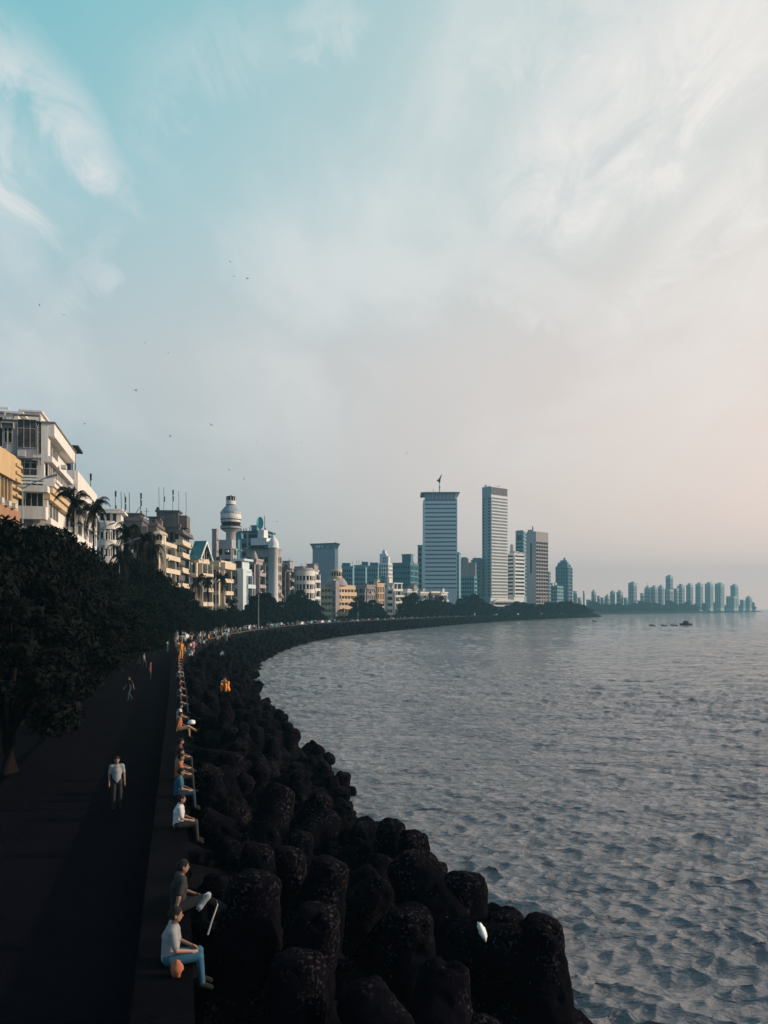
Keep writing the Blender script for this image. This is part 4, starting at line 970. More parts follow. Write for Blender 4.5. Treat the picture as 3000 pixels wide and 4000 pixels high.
# ------------------------------------------------------------ far headland
def headland():
    # shoreline points (px, D) far side of the bay
    P = [(2180,1350),(2364,1430),(2500,1560),(2620,1680),(2740,1900),(2860,2150),(2940,2400),(2984,2560)]
    mb = MB(); vs = []
    for px, D in P:
        x = xof(px, D); k = max(0, (2984-px)/2984)
        hgt = 6 if px < 2960 else .5
        vs += [(x+2, D-10, -1), (x, D, hgt*.6), (x-2, D+60, hgt+ (8 if 2850 < px < 2960 else 3)), (x-60, D+700, hgt+3)]
    n = 4; fs = []
    for i in range(len(P)-1):
        for j in range(3): fs.append((i*n+j, (i+1)*n+j, (i+1)*n+j+1, i*n+j+1))
    fs.append(tuple((len(P)-1)*n+j for j in range(4)))
    mb.add(vs, fs); return mb.build('headland', LANDM)
tag(headland(), kind='structure')
FT = [ # px left, px right, top, D, cap, label
 (2239,2254,2311,1560,0,'pale stub tower nearest the teal apartment tower on the far shore'),
 (2256,2272,2336,1540,0,'low pale block beside the first stub tower on the far shore'),
 (2277,2284,2311,1560,0,'thin dark chimney-like tower standing alone on the far shore'),
 (2290,2308,2344,1600,0,'very low pale block left of the first mid-sized far tower'),
 (2310,2328,2313,1600,1,'first mid-sized pale tower right of the thin chimney-like tower'),
 (2332,2345,2329,1620,0,'small block just right of the first mid-sized far tower'),
 (2346,2362,2336,1580,0,'low grey block in the middle of the low far cluster'),
 (2362,2382,2331,1600,1,'low capped block left of the rounded far tower'),
 (2383,2402,2315,1640,2,'rounded-top pale tower in the low far cluster'),
 (2408,2434,2314,1640,1,'wide pale tower left of the tall square far tower'),
 (2436,2454,2336,1640,0,'low block joined to the wide pale far tower'),
 (2454,2488,2280,1700,2,'tall square tower standing alone on the far shore'),
 (2490,2501,2347,1700,0,'tiny low block right of the tall square far tower'),
 (2501,2517,2318,1720,0,'slim tower at the left start of the long far row'),
 (2517,2540,2298,1740,3,'tower with rooftop mast at the left of the long far row'),
 (2541,2569,2295,1740,1,'wide capped tower next to the mast tower in the far row'),
 (2570,2594,2293,1760,1,'capped tower third in the long far row'),
 (2596,2629,2302,1780,0,'broad tower in front of the highest far tower'),
 (2600,2629,2253,1860,2,'highest tower of the long far row'),
 (2631,2652,2300,1800,0,'tower just right of the highest far tower'),
 (2645,2675,2289,1820,1,'capped tower second right of the highest far tower'),
 (2680,2708,2286,1860,1,'first of four separate twin-like towers, leftmost'),
 (2716,2747,2283,1900,1,'second of the four separate twin-like towers'),
 (2753,2787,2281,1940,1,'third of the four separate twin-like towers'),
 (2792,2830,2282,1980,2,'last and widest of the four separate twin-like towers'),
 (2853,2884,2288,2060,1,'isolated capped tower near the tip of the headland'),
 (2836,2886,2330,2040,0,'broad low block at the foot of the isolated headland tower'),
 (2890,2912,2344,2150,0,'low house on the slope before the headland tip'),
 (2912,2938,2335,2200,1,'last low house on the headland tip'),
]
for a, r_, top, D, cap, lb in FT:
    split = a+(r_-a)*.62
    b = Bld('far_tower', lb, 'tower', a, split, r_, D, 40, top, W['far'], 'pale towers along the far shore', base=3.5)
    b.near = False
    h = b.h
    if h > 18:
        for side, ln in (('front', b.W), ('sea', b.L)):
            n = 3
            for q in range(n): b.win(side, ln*(q+.5)/n, 9, ln/n*.45, h-14, d=.25, near=False, gi=1)
        b.face('front', 9.0, 'none', 1, par=2) if False else None
        for q in range(int((h-12)/8)): b.fbox('front', .1, b.W-.1, 0, .7, 12+q*8, 13.6+q*8); b.fbox('sea', .1, b.L-.1, 0, .7, 12+q*8, 13.6+q*8)
    else:
        b.win('front', b.W*.5, h*.4, b.W*.7, h*.25, d=.25, near=False, gi=1)
    m = MB(); m.box(-b.W-.6, .6, -.6, b.L+.6, h, h+1.0)
    if cap in (1, 3): m.box(-b.W*.7, -b.W*.25, b.L*.2, b.L*.8, h+1, h+4.4); m.box(-b.W*.75, -b.W*.2, b.L*.15, b.L*.85, h+4.4, h+5)
    if cap == 2: m.add([(-b.W,0,h+1.01),(0,0,h+1.01),(0,b.L,h+1.01),(-b.W,b.L,h+1.01),(-b.W*.6,b.L*.4,h+5),(-b.W*.2,b.L*.4,h+5)], [(0,1,5,4),(1,2,5),(2,3,4,5),(3,0,4),(0,3,2,1)])
    if cap == 3: m.tube([(-b.W*.5,b.L*.5,h),(-b.W*.5,b.L*.5,h+14)], .5, 5)
    b.part('roof', m, b.mat); b.done()

# ------------------------------------------------------------ trees
def tree_meshes(seed, h, r, nleaf, ls, zlo=.28):
    """crown from leaf sprays gathered in uneven clumps on limbs; trunk with limbs"""
    g = np.random.default_rng(seed); rd = random.Random(seed)
    clumps = []
    nC = 46
    for i in range(nC):
        a = rd.uniform(0, 2*math.pi); t = rd.random()
        zz = h*(zlo+(1-zlo)*t**.8); env = r*math.sin(math.pi*min(.97, .16+.8*((zz/h-zlo)/(1-zlo))))**.7
        rad = env*math.sqrt(rd.uniform(.1, 1))*.86
        clumps.append((rad*math.cos(a), rad*math.sin(a), zz*.93, rd.uniform(.5, 1.25)*r*.24))
    w = np.array([c[3]**2 for c in clumps]); w /= w.sum()
    idx = g.choice(nC, nleaf, p=w); C = np.array(clumps)[idx]
    d = g.normal(size=(nleaf, 3)); d /= np.linalg.norm(d, axis=1)[:, None]
    rr = C[:, 3]*(.35+.8*g.random(nleaf)**.6); P = C[:, :3]+d*rr[:, None]*np.array([1, 1, .72])
    n = d+g.normal(size=(nleaf, 3))*.7; n /= np.linalg.norm(n, axis=1)[:, None]
    t = np.cross(n, g.normal(size=(nleaf, 3))); t /= np.linalg.norm(t, axis=1)[:, None]; b_ = np.cross(n, t)
    s = ls*(.6+.8*g.random(nleaf))[:, None]
    V = np.stack([P-t*s, P+b_*s*.45-n*s*.1, P+t*s, P-b_*s*.45-n*s*.1], 1).reshape(-1, 3)
    Q = np.arange(nleaf*4).reshape(-1, 4)
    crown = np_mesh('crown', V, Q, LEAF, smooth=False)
    m = MB(); m.tube([(0,0,0),(.1,.05,h*.18),(0,.1,h*.36)], [.34*r/4+.1,.26*r/4+.06,.2*r/4+.05], 8)
    for c in rd.sample(clumps, 11):
        m.tube([(0,.08,h*(.2+.14*rd.random())),(c[0]*.5,c[1]*.5,h*.3+c[2]*.35),(c[0],c[1],c[2])], [.13*r/4+.03,.08*r/4+.02,.03], 5)
    return m.mesh('trunk', M['trunk']), crown
TN = [tree_meshes(20+i, 10, 4.6, 15000, .19) for i in range(3)]
TF = [tree_meshes(40+i, 10, 5.0, 5200, .42, .12) for i in range(3)]
def tree(x, y, z, h, w, near, label, group, i=0, rz=None):
    tm, cm = (TN if near else TF)[i % 3]
    k = 4.6 if near else 5.0
    r_ = empty('broadleaf_tree', (x, y, z), rz if rz is not None else random.uniform(0, 6.28), label, 'tree', group)
    r_.scale = (w/k, w/k, h/10)
    link('trunk', tm, r_); link('crown', cm, r_); return r_
def tree_px(px, D, toppy, w, label, group, near, base=4.3, i=0):
    return tree(xof(px, D), D, base, zof(toppy, D)-base, w, near, label, group, i)
ti = 0
# dense row along the road close to the camera: dark mass on the left of the frame
for px, D, top, w in ((-330,30,1990,4.2),(-60,36,2022,4.0),(60,44,2044,4.4),(170,52,2062,4.6),(120,66,2058,5),(235,62,2090,4.4),(300,76,2122,4.8),(345,90,2160,4.6),(400,96,2230,4.2),
                      (450,112,2196,4.2),(520,118,2170,4.8),(575,122,2185,4.6),(625,128,2250,4.2),(600,108,2330,3.6),(540,92,2330,4),(470,80,2370,4),(390,66,2330,4.2),(300,52,2360,4),(180,42,2330,3.8),(40,31,2330,3.6)):
    side = 'low' if top > 2300 else 'tall'
    tree_px(px, D, top, w, 'dense %s dark tree massed over the promenade at the left' % side, 'dark trees massed beside the promenade', True, 4.3, ti); ti += 1
for px, D, top, w, lb in ((668,140,2262,4.6,'leafy tree in front of the golden bay-windowed building'),(706,150,2300,4.4,'leafy tree below the dark stepped tower'),(735,165,2345,4.2,'low leafy tree left of the gabled building'),
    (775,180,2372,4.4,'low tree under the gabled building'),(815,190,2382,4.4,'low tree between the gabled and sandy buildings'),(858,200,2378,4.6,'low tree under the sandy building'),(895,212,2372,4.4,'tree left of the pale blue corner building'),
    (925,225,2410,3.2,'small bush-like tree at the foot of the pale blue corner building')):
    tree_px(px, D, top, w, lb, 'roadside trees under the buildings', True, 4.3, ti); ti += 1
for px, D, top, w in ((972,258,2372,4.6),(1000,262,2326,5.2),(1030,275,2310,5.4),(1060,290,2334,5.2),(1092,300,2348,5),(1120,315,2348,5),(1148,330,2322,5.6),(1170,335,2302,5.8),(1200,350,2336,5.2),(1228,360,2348,5.2),(1250,375,2396,3.8)):
    tree_px(px, D, top, w, 'dark roadside tree among those between the blue corner building and the golden building', 'bay trees, middle stretch', False, 4.3, ti); ti += 1
for px, D, top, w in ((1268,392,2404,3.4),(1330,405,2408,3.2),(1372,410,2400,3.6),(1400,420,2330,6),(1425,425,2352,6),(1452,432,2342,6.4),(1480,440,2356,6),(1506,455,2400,4.2),(1552,465,2398,4.5),(1585,470,2326,5.8),(1612,480,2316,6.2),(1642,490,2346,5.8),(1668,500,2338,5.8),(1698,515,2342,5.8),(1722,525,2328,6),(1750,540,2350,6.2),(1776,550,2362,5.8)):
    tree_px(px, D, top, w, 'blue-shaded roadside tree among those between the golden building and the banded tower', 'bay trees, far stretch', False, 4.3, ti); ti += 1
for px, D, top, w in ((1800,560,2338,7),(1824,575,2326,7.6),(1850,590,2320,8),(1876,600,2338,7.6),(1902,615,2354,7),(1930,640,2368,7),(1960,650,2372,7),(1990,660,2362,7.5),(2018,670,2350,8.5),(2046,685,2352,9),(2076,700,2356,9),(2108,715,2360,9),(2138,730,2352,9.5),(2168,745,2354,9.5),(2196,760,2350,10),(2226,775,2348,10),(2252,800,2356,9),(2276,830,2362,8.5),(2296,860,2376,7)):
    tree_px(px, D, top, w, 'hazy blue tree among those lining the point beyond the banded tower', 'trees along the point', False, 4.3, ti); ti += 1
for k in range(26):
    px = 2300+k*25.5+random.uniform(-6,6); D = np.interp(px, [2180,2364,2500,2620,2740,2860,2940,2984],[1350,1430,1560,1680,1900,2150,2400,2560])+28
    if px > 2960: continue
    tree_px(px, D, 2356+random.uniform(-14,8)-(8 if 2480<px<2560 else 0), random.uniform(12,17), 'faint blue tree in the belt along the far shore', 'trees along the far shore', False, 3.5, ti); ti += 1

def palm(px, D, top, sc, lb, base=4.3, lean=.0, seed=0):
    rd = random.Random(seed); h = zof(top, D)-base-1.6*sc
    root = empty('palm_tree', (xof(px, D), D, base), rd.uniform(0, 6), lb, 'palm tree', 'palms above the roadside trees')
    m = MB(); pts = [(lean*t*t*2, .3*t, h*t) for t in (0,.25,.5,.75,1)]; m.tube(pts, [.3,.24,.2,.17,.16], 8); m.build('trunk', M['trunk'], root)
    top_ = Vector(pts[-1]); f = MB()
    for k in range(26):
        a = 2*math.pi*k/26*2.6+rd.uniform(-.2,.2); el = rd.uniform(-.5, 1.25) if k > 5 else rd.uniform(.9,1.4); Lf = rd.uniform(2.6, 3.5)*sc
        dirh = Vector((math.cos(a), math.sin(a), 0)); p = top_.copy(); e = el; seg_ = 9; prev = p.copy(); rib = [p.copy()]
        for q in range(seg_):
            stepv = (dirh*math.cos(e)+Vector((0,0,math.sin(e))))*Lf/seg_; p = p+stepv; rib.append(p.copy()); e -= .17+.05*q/seg_+.08*rd.random()
        f.tube(rib, [.045*sc*(1-q/10) for q in range(len(rib))], 4)
        for q in range(1, len(rib)):
            t_ = (rib[q]-rib[q-1]).normalized(); sd_ = t_.cross(Vector((0,0,1))).normalized()
            for sub in (0,.5):
                o = rib[q-1].lerp(rib[q], sub)
                ll = .75*sc*math.sin(math.pi*min(.95, .15+.8*(q+sub)/10))+.15
                for s_ in (-1,1):
                    tip = o+sd_*s_*ll*.75+t_*ll*.45+Vector((0,0,-ll*.55)); f.add([o+t_*.07*sc, o-t_*.07*sc, tip], [(0,1,2)])
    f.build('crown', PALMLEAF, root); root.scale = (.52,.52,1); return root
palm(291, 100, 1888, 1.75, 'tallest shaggy palm beside the big white building', seed=1)
palm(362, 106, 1930, 1.55, 'shaggy palm second from the left, before the cream pavilion building', seed=2)
palm(500, 112, 2030, 1.5, 'dark palm in front of the antenna block, with drooping fronds', seed=3)
palm(560, 116, 2050, 1.6, 'dark palm close to the antenna block right corner', seed=4)
palm(470, 104, 2120, 1.3, 'low palm below the rounded cream building', seed=5)
palm(600, 124, 2080, 1.5, 'palm left of the golden bay-windowed building', seed=9)
palm(768, 178, 2236, 1.55, 'palm before the gabled building, leftmost of the trio', seed=6)
palm(814, 186, 2240, 1.45, 'middle palm of the trio before the sandy building', seed=7)
palm(872, 194, 2228, 1.6, 'palm before the sandy building, rightmost of the trio', seed=8)
palm(905, 205, 2330, 1.4, 'low palm by the foot of the pale blue building', seed=10)

# ------------------------------------------------------------ street lamps
def lamp(px, D, top, lb, sc=1.0):
    r_ = empty('street_lamp', (xof(px, D), D, 4.3), R(random.uniform(-12, 12)), lb, 'street lamp', 'tall street lamps along the road')
    h = zof(top, D)-4.3
    m = MB(); m.tube([(0,0,0),(0,0,h*.5),(0,0,h)], [.11*sc,.08*sc,.05*sc], 8); m.lathe([(.2*sc,0),(.2*sc,.5),(.12*sc,.6)], (0,0), 10); m.build('pole', M['pole'], r_)
    for s in (-1, 1):
        m = MB(); m.tube([(0,0,h*.985),(s*.9,0,h+.25),(s*2.1,0,h+.75)], [.05*sc,.045*sc,.04*sc], 6); m.build('arm', M['pole'], r_)
        m = MB(); m.add([(s*2.0,-.13,h+.66),(s*2.9,-.1,h+.94),(s*2.9,.1,h+.94),(s*2.0,.13,h+.66),(s*2.0,-.1,h+.82),(s*2.9,-.05,h+1.05),(s*2.9,.05,h+1.05),(s*2.0,.1,h+.82)], [(0,3,2,1),(4,5,6,7),(0,1,5,4),(1,2,6,5),(2,3,7,6),(3,0,4,7)]); m.build('lamp_head', M['pole'], r_)
lamp(88, 66, 1897, 'street lamp with long arms before the big white building, tallest in the picture')
lamp(369, 98, 2073, 'street lamp between the palms and rounded cream building')
lamp(466, 110, 2128, 'street lamp rising out of the dark trees below the antenna block')
for px, D, top, lb in ((692,160,2330,'street lamp under the dark stepped tower'),(793,195,2185,'street lamp standing before the gabled building'),(842,215,2235,'street lamp before the sandy building'),(1010,255,2320,'street lamp in the trees left of the domed hotel'),
    (1108,300,2330,'street lamp right of the domed hotel'),(1398,415,2345,'street lamp just right of the golden building'),(1500,450,2360,'street lamp by the striped building'),(1570,470,2360,'street lamp right of the striped building'),(1636,495,2352,'street lamp before the low shaded villa'),(1720,525,2356,'street lamp below the banded tower')):
    lamp(px, D, top, lb, 1.3)

# ------------------------------------------------------------ fused bodies (people, tetrapods)
DG = bpy.context.evaluated_depsgraph_get
def fuse(mb, voxel, mat, smooth=2, name='body'):
    me = mb.mesh('tmp', mat); o = bpy.data.objects.new('tmp', me); COL.objects.link(o)
    md = o.modifiers.new('r', 'REMESH'); md.mode = 'VOXEL'; md.voxel_size = voxel; md.use_smooth_shade = True
    if smooth: sm = o.modifiers.new('s', 'SMOOTH'); sm.iterations = smooth; sm.factor = .5
    dg = DG(); dg.update(); me2 = bpy.data.meshes.new_from_object(o.evaluated_get(dg)); me2.name = name
    bpy.data.objects.remove(o); bpy.data.meshes.remove(me)
    me2.materials.clear(); me2.materials.append(mat); return me2
def capsule(mb, a, b, ra, rb, n=10):
    a, b = Vector(a), Vector(b); d = b-a
    if d.length < 1e-4: d = Vector((0,0,.001)); b = a+d
    dn = d.normalized(); pts = []; rs = []
    for t in (80, 50, 20): pts.append(a-dn*ra*math.sin(R(t))); rs.append(ra*math.cos(R(t)))
    pts.append(a); rs.append(ra); pts.append(b); rs.append(rb)
    for t in (20, 50, 80): pts.append(b+dn*rb*math.sin(R(t))); rs.append(rb*math.cos(R(t)))
    mb.tube(pts, rs, n)
def mix_(p, q, t): return tuple(p[i]*(1-t)+q[i]*t for i in range(3))
SKIN = plain('skin', (.26,.14,.09), .6); HAIR = plain('black_hair', (.004,.0035,.0035), .95)
POSES = {}
def base_pose():
    return dict(pel=(0,0,.95), che=(0,.0,1.28), nek=(0,.01,1.47), hed=(0,.03,1.61), shl=(-.17,0,1.41), shr=(.17,0,1.41), ell=(-.23,-.03,1.13), elr=(.23,-.03,1.13),
                hal=(-.24,.06,.88), har=(.24,.06,.88), hil=(-.09,0,.93), hir=(.09,0,.93), knl=(-.1,.03,.5), knr=(.1,.03,.5), anl=(-.1,-.02,.08), anr=(.1,-.02,.08), tol=(-.11,.14,.03), tor=(.11,.14,.03))
POSES['stand'] = base_pose()
p = base_pose(); p.update(knl=(-.1,.2,.52), anl=(-.1,.22,.09), tol=(-.1,.37,.06), knr=(.1,-.05,.49), anr=(.1,-.32,.12), tor=(.1,-.2,.04), hal=(-.22,-.2,.92), har=(.22,.26,.94), elr=(.22,.04,1.13), ell=(-.22,-.12,1.14)); POSES['walk'] = p
p = base_pose(); p.update(ell=(-.33,.02,1.62), elr=(.33,.02,1.62), hal=(-.09,.05,1.84), har=(.09,.05,1.84)); POSES['arms_up'] = p
p = base_pose(); s = dict(pel=(0,0,.11), che=(0,.03,.44), nek=(0,.07,.63), hed=(0,.10,.77), shl=(-.18,.05,.57), shr=(.18,.05,.57), ell=(-.24,.1,.3), elr=(.24,.1,.3), hal=(-.12,.33,.22), har=(.12,.33,.22),
    hil=(-.09,.02,.1), hir=(.09,.02,.1), knl=(-.12,.46,.12), knr=(.12,.46,.12), anl=(-.12,.50,-.33), anr=(.12,.50,-.33), tol=(-.12,.64,-.39), tor=(.12,.64,-.39)); POSES['sit'] = s
s2 = dict(s); s2.update(che=(0,.1,.40), nek=(0,.2,.57), hed=(0,.27,.69), shl=(-.17,.17,.5), shr=(.17,.17,.5), knl=(-.13,.38,.42), knr=(.13,.38,.42), anl=(-.12,.36,.05), anr=(.12,.40,.05), tol=(-.12,.50,.03), tor=(.12,.54,.03), ell=(-.22,.3,.32), elr=(.22,.3,.32), hal=(-.07,.45,.36), har=(.07,.45,.36)); POSES['squat'] = s2
s3 = dict(s); s3.update(knr=(.14,.44,.22), anr=(.2,.85,-.02), tor=(.22,.93,.1), har=(.3,-.08,.12), elr=(.3,-.02,.34)); POSES['leg_out'] = s3
def hand_(mb, wr, el, det):
    w, e = Vector(wr), Vector(el); d = (w-e).normalized()
    side = d.cross(Vector((0,1,.2))).normalized(); nrm = d.cross(side)
    capsule(mb, w, w+d*.08, .024, .032, 8)
    if det:
        for k in range(4):
            st = w+d*.085+side*(k-1.5)*.02; l = (.062,.072,.067,.052)[k]
            mid = st+d*l*.55+nrm*.008; capsule(mb, st, mid, .0095, .009, 6); capsule(mb, mid, mid+(d*.8+nrm*.6)*l*.5, .009, .008, 6)
        st = w+d*.03+side*.03; capsule(mb, st, st+(d+side*.9).normalized()*.045, .011, .010, 6)
    else: capsule(mb, w+d*.08, w+d*.15+nrm*.03, .028, .016, 6)
def person_meshes(pose, det=False):
    P = POSES[pose]; v = .011 if det else .022
    m = MB(); mn = 12
    capsule(m, P['pel'], P['che'], .115, .13, mn); capsule(m, P['che'], mix_(P['che'],P['nek'],.6), .14, .10, mn)
    capsule(m, P['shl'], P['shr'], .062, .062, 10); capsule(m, mix_(P['che'],P['nek'],.75), P['nek'], .06, .052, 10); capsule(m, P['nek'], P['hed'], .05, .06, 10)
    hx, hy, hz_ = P['hed']
    capsule(m, (hx,hy+.018,hz_-.05), (hx,hy-.005,hz_+.035), .066, .088, 14); capsule(m, (hx,hy-.03,hz_+.03), (hx,hy+.01,hz_+.04), .082, .085, 12)
    capsule(m, (hx,hy+.085,hz_+.01), (hx,hy+.108,hz_-.018), .010, .015, 6); capsule(m, (hx-.02,hy+.082,hz_-.048), (hx+.02,hy+.082,hz_-.048), .010, .010, 6)
    for s in (-1,1): capsule(m, (hx+s*.086,hy-.01,hz_+.015), (hx+s*.09,hy-.015,hz_-.02), .016, .012, 6)
    for q in 'lr':
        capsule(m, P['sh'+q], P['el'+q], .052, .040, 10); capsule(m, P['el'+q], P['ha'+q], .040, .026, 10); hand_(m, P['ha'+q], P['el'+q], det)
        capsule(m, P['hi'+q], P['kn'+q], .088, .058, 10); capsule(m, P['kn'+q], P['an'+q], .055, .036, 10); capsule(m, P['an'+q], P['to'+q], .040, .032, 8)
    body = fuse(m, v, SKIN, 2, 'body')
    m = MB(); capsule(m, P['pel'], P['che'], .135, .148, mn); capsule(m, P['che'], mix_(P['che'],P['nek'],.55), .158, .118, mn); capsule(m, P['shl'], P['shr'], .078, .078, 10)
    for q in 'lr': capsule(m, P['sh'+q], mix_(P['sh'+q],P['el'+q],.75), .07, .062, 10)
    shirt = fuse(m, v*1.1, M['white'], 2, 'shirt')
    m = MB(); capsule(m, mix_(P['pel'],P['hil'],.5), mix_(P['pel'],P['hir'],.5), .126, .126, mn); 
    for q in 'lr': capsule(m, P['hi'+q], P['kn'+q], .102, .072, 10); capsule(m, P['kn'+q], mix_(P['kn'+q],P['an'+q],.9), .07, .058, 10)
    tr = fuse(m, v*1.1, M['white'], 2, 'trousers')
    m = MB(); capsule(m, (hx,hy-.04,hz_+.02), (hx,hy+.0,hz_+.055), .094, .092, 12); hair = fuse(m, v, HAIR, 1, 'hair')
    m = MB()
    for q in 'lr': capsule(m, mix_(P['an'+q],P['to'+q],-.15), P['to'+q], .052, .042, 8)
    sh = fuse(m, v, HAIR, 1, 'shoes')
    return body, shirt, tr, hair, sh
PM = {k: person_meshes(k) for k in POSES}
PMD = {'sit': person_meshes('sit', True), 'leg_out': person_meshes('leg_out', True)}
CLO = {'white': (.55,.55,.54), 'pale grey': (.26,.26,.27), 'black': (.012,.012,.014), 'orange': (.75,.27,.03), 'teal': (.05,.38,.42), 'blue': (.018,.085,.14), 'maroon': (.12,.02,.03), 'grey': (.16,.17,.18), 'pink': (.45,.2,.24), 'sky blue': (.25,.45,.55), 'dark blue': (.01,.025,.05), 'tan': (.35,.22,.12), 'rust': (.35,.11,.05)}
CM = {k: plain(k.replace(' ', '_')+'_cloth', v, .85) for k, v in CLO.items()}
NPEOPLE = 0
def person(loc, rz, pose, shirt, trouser, label, group=None, det=False, sc=1.0, far=False):
    global NPEOPLE; NPEOPLE += 1
    ms = PMD[pose] if det else PM[pose]
    r_ = empty('person', loc, rz, label, 'person', group); r_.scale = (sc, sc, sc)
    for nm, me, mt in zip(('body','shirt','trousers','hair','shoes'), ms, (None, CM[shirt], CM[trouser], None, None)):
        if far and nm == 'shoes': continue
        o = link(nm, me, r_)
        if mt: o.material_slots[0].link = 'OBJECT'; o.material_slots[0].material = mt
    return r_
def heading(s):
    p, d, n = cpt(s); return math.atan2(n[1], n[0])-math.pi/2   # face the sea
# near sitters on the wall, seen from above and behind
def wall_sit(D, shirt, tr, label, pose='sit', det=False, group=None, off=-.0, turn=0, z=5.1, sc=1.0):
    s = s_of_depth(D) ; best = min((abs(at_off(q, 0).y-D), q) for q in np.linspace(max(0,s-12), s+12, 200))[1]
    p = at_off(best, off, z); return person(p, heading(best)+turn, pose, shirt, tr, label, group, det, sc)
wall_sit(12.75, 'pale grey', 'blue', 'person in pale grey top and blue jeans seated on the seawall, closest to the camera', det=True, off=-.12, sc=1.04)
wall_sit(14.9, 'black', 'black', 'person in black stretching a leg with white sneaker over the seawall', 'leg_out', det=True, off=.0, turn=.15, sc=1.1)
wall_sit(20.6, 'white', 'black', 'person in white shirt seated on the seawall, third from the camera', det=True)
wall_sit(24.0, 'blue', 'dark blue', 'person in blue seated on the seawall beside one in rust top')
wall_sit(26.4, 'rust', 'black', 'person in rust-coloured top seated on the seawall'); wall_sit(27.4, 'tan', 'black', 'person in tan top seated on the seawall next to the rust top')
wall_sit(29.5, 'maroon', 'black', 'person in maroon seated on the seawall with bag beside them')
wall_sit(37.0, 'rust', 'tan', 'person in rust top and tan trousers seated on the seawall', 'leg_out'); wall_sit(40.2, 'white', 'black', 'person in white top and black trousers midway along the near wall')
wall_sit(46, 'black', 'dark blue', 'person in black seated on the seawall, midway along the near wall')
D_ = 50; k = 0
near_clothes = [('grey','black'),('maroon','black'),('dark blue','black'),('pale grey','dark blue'),('black','grey'),('maroon','dark blue'),('black','black'),('blue','black'),('rust','black'),('black','dark blue')]
while D_ < 112:
    c = near_clothes[k % 10]; wall_sit(D_, c[0], c[1], 'person in %s top and %s trousers seated on the seawall near the bend' % c, random.choice(['sit','sit','leg_out']), group='people seated along the near seawall'); D_ += random.uniform(2.6, 5.5); k += 1
# the standing figures near the bend
def stand_at(px, D, off_z, pose, a, b_, label, group=None, rz=0, sc=1.0): return person((xof(px, D), D, off_z), rz, pose, a, b_, label, group, sc=sc)
stand_at(707, 88, 5.1, 'stand', 'orange', 'orange', 'person in bright orange standing on the seawall, nearest standing figure', rz=R(200), sc=1.25)
stand_at(737, 103, 4.6, 'squat', 'teal', 'white', 'person in teal top crouching at the seawall foot', rz=R(-60), sc=1.2)
stand_at(748, 118, 5.1, 'arms_up', 'tan', 'black', 'person with both arms raised over the head', rz=R(30), sc=1.15)
stand_at(756, 112, 4.4, 'stand', 'pink', 'pink', 'person in pink standing below the one with raised arms', rz=R(60), sc=1.15)
stand_at(778, 120, 4.5, 'stand', 'sky blue', 'black', 'person in pale blue top with covered head standing at the wall', rz=R(150), sc=1.2)
stand_at(795, 124, 5.1, 'sit', 'sky blue', 'black', 'person in pale blue seated between the covered head and the orange top', rz=R(-100))
stand_at(814, 127, 4.8, 'stand', 'orange', 'black', 'tall person in orange top and black trousers standing at the bend', rz=R(100), sc=1.25)
stand_at(848, 136, 4.4, 'stand', 'tan', 'black', 'person in tan top standing just past the bend', rz=R(10), sc=1.1)
stand_at(885, 152, 4.4, 'stand', 'sky blue', 'grey', 'person in pale blue top and grey trousers standing past the bend', rz=R(10), sc=1.2)
# one in orange down on the blocks, friend beside
person((xof(888,60), 60, 4.5), R(160), 'squat', 'orange', 'orange', 'person in orange crouching out on the tetrapods', sc=1.45)
person((xof(866,64), 64, 4.3), R(-40), 'squat', 'white', 'black', 'person in white crouching on the tetrapods beside the one in orange', sc=1.2)
person((xof(862,112), 112, 4.0), R(-40), 'squat', 'sky blue', 'black', 'person in pale blue crouching on the tetrapods farther along', sc=1.1)
# crowd along the bend
SB = s_of_depth(112); cols = list(CLO)
s = SB; k = 0
while s < SB+430:
    for row in range(2 if s < SB+230 else 1):
        pose = random.choice(['sit','sit','stand','walk','sit']) if row == 0 else random.choice(['stand','walk','walk'])
        a, b_ = random.choice(['white','black','grey','black','pale grey','sky blue','tan','dark blue','white','black','grey','pink']), random.choice(['black','dark blue','grey','black','tan'])
        off = random.uniform(-.25,.05) if (row == 0 and pose == 'sit') else random.uniform(-5.4,-1.2)
        q = at_off(s+random.uniform(-1,1), off, 5.1 if pose == 'sit' and row == 0 else 4.4)
        if pose == 'sit' and off < -.5: pose = 'stand'
        zone = 'just past the bend' if s < SB+90 else ('midway round the bay' if s < SB+240 else 'far round the bay')
        act = {'sit':'seated on the seawall','stand':'standing on the promenade','walk':'walking on the promenade'}[pose]
        person(q, heading(s)+random.uniform(-.6,.6)+(random.choice([1.57,-1.57]) if pose == 'walk' else 0), pose, a, b_, 'person in %s top and %s trousers %s %s' % (a, b_, act.replace('the ',''), zone), 'crowd along the promenade, '+zone, sc=random.uniform(.98,1.12), far=True)
    s += random.uniform(2.6, 5) if s < SB+120 else random.uniform(4, 9); k += 1
# a few on the near promenade in the gloom
for i,(D, off, pose, a, b_, lb) in enumerate(((24.6,-1.95,'stand','pale grey','black','person in pale grey standing on the dark promenade close to the wall'),
    (55,-3.4,'walk','black','dark blue','person in dark clothes walking under the dark trees'),(70,-2.4,'stand','maroon','black','person in maroon standing near the wall under the trees'),(84,-3.6,'walk','grey','black','person in grey walking near the bend'))):
    ss = ARC[min(range(len(CV)), key=lambda j: abs(CV[j][1]-D))]; person(at_off(ss, off, 4.4), random.uniform(0,6), pose, a, b_, lb)

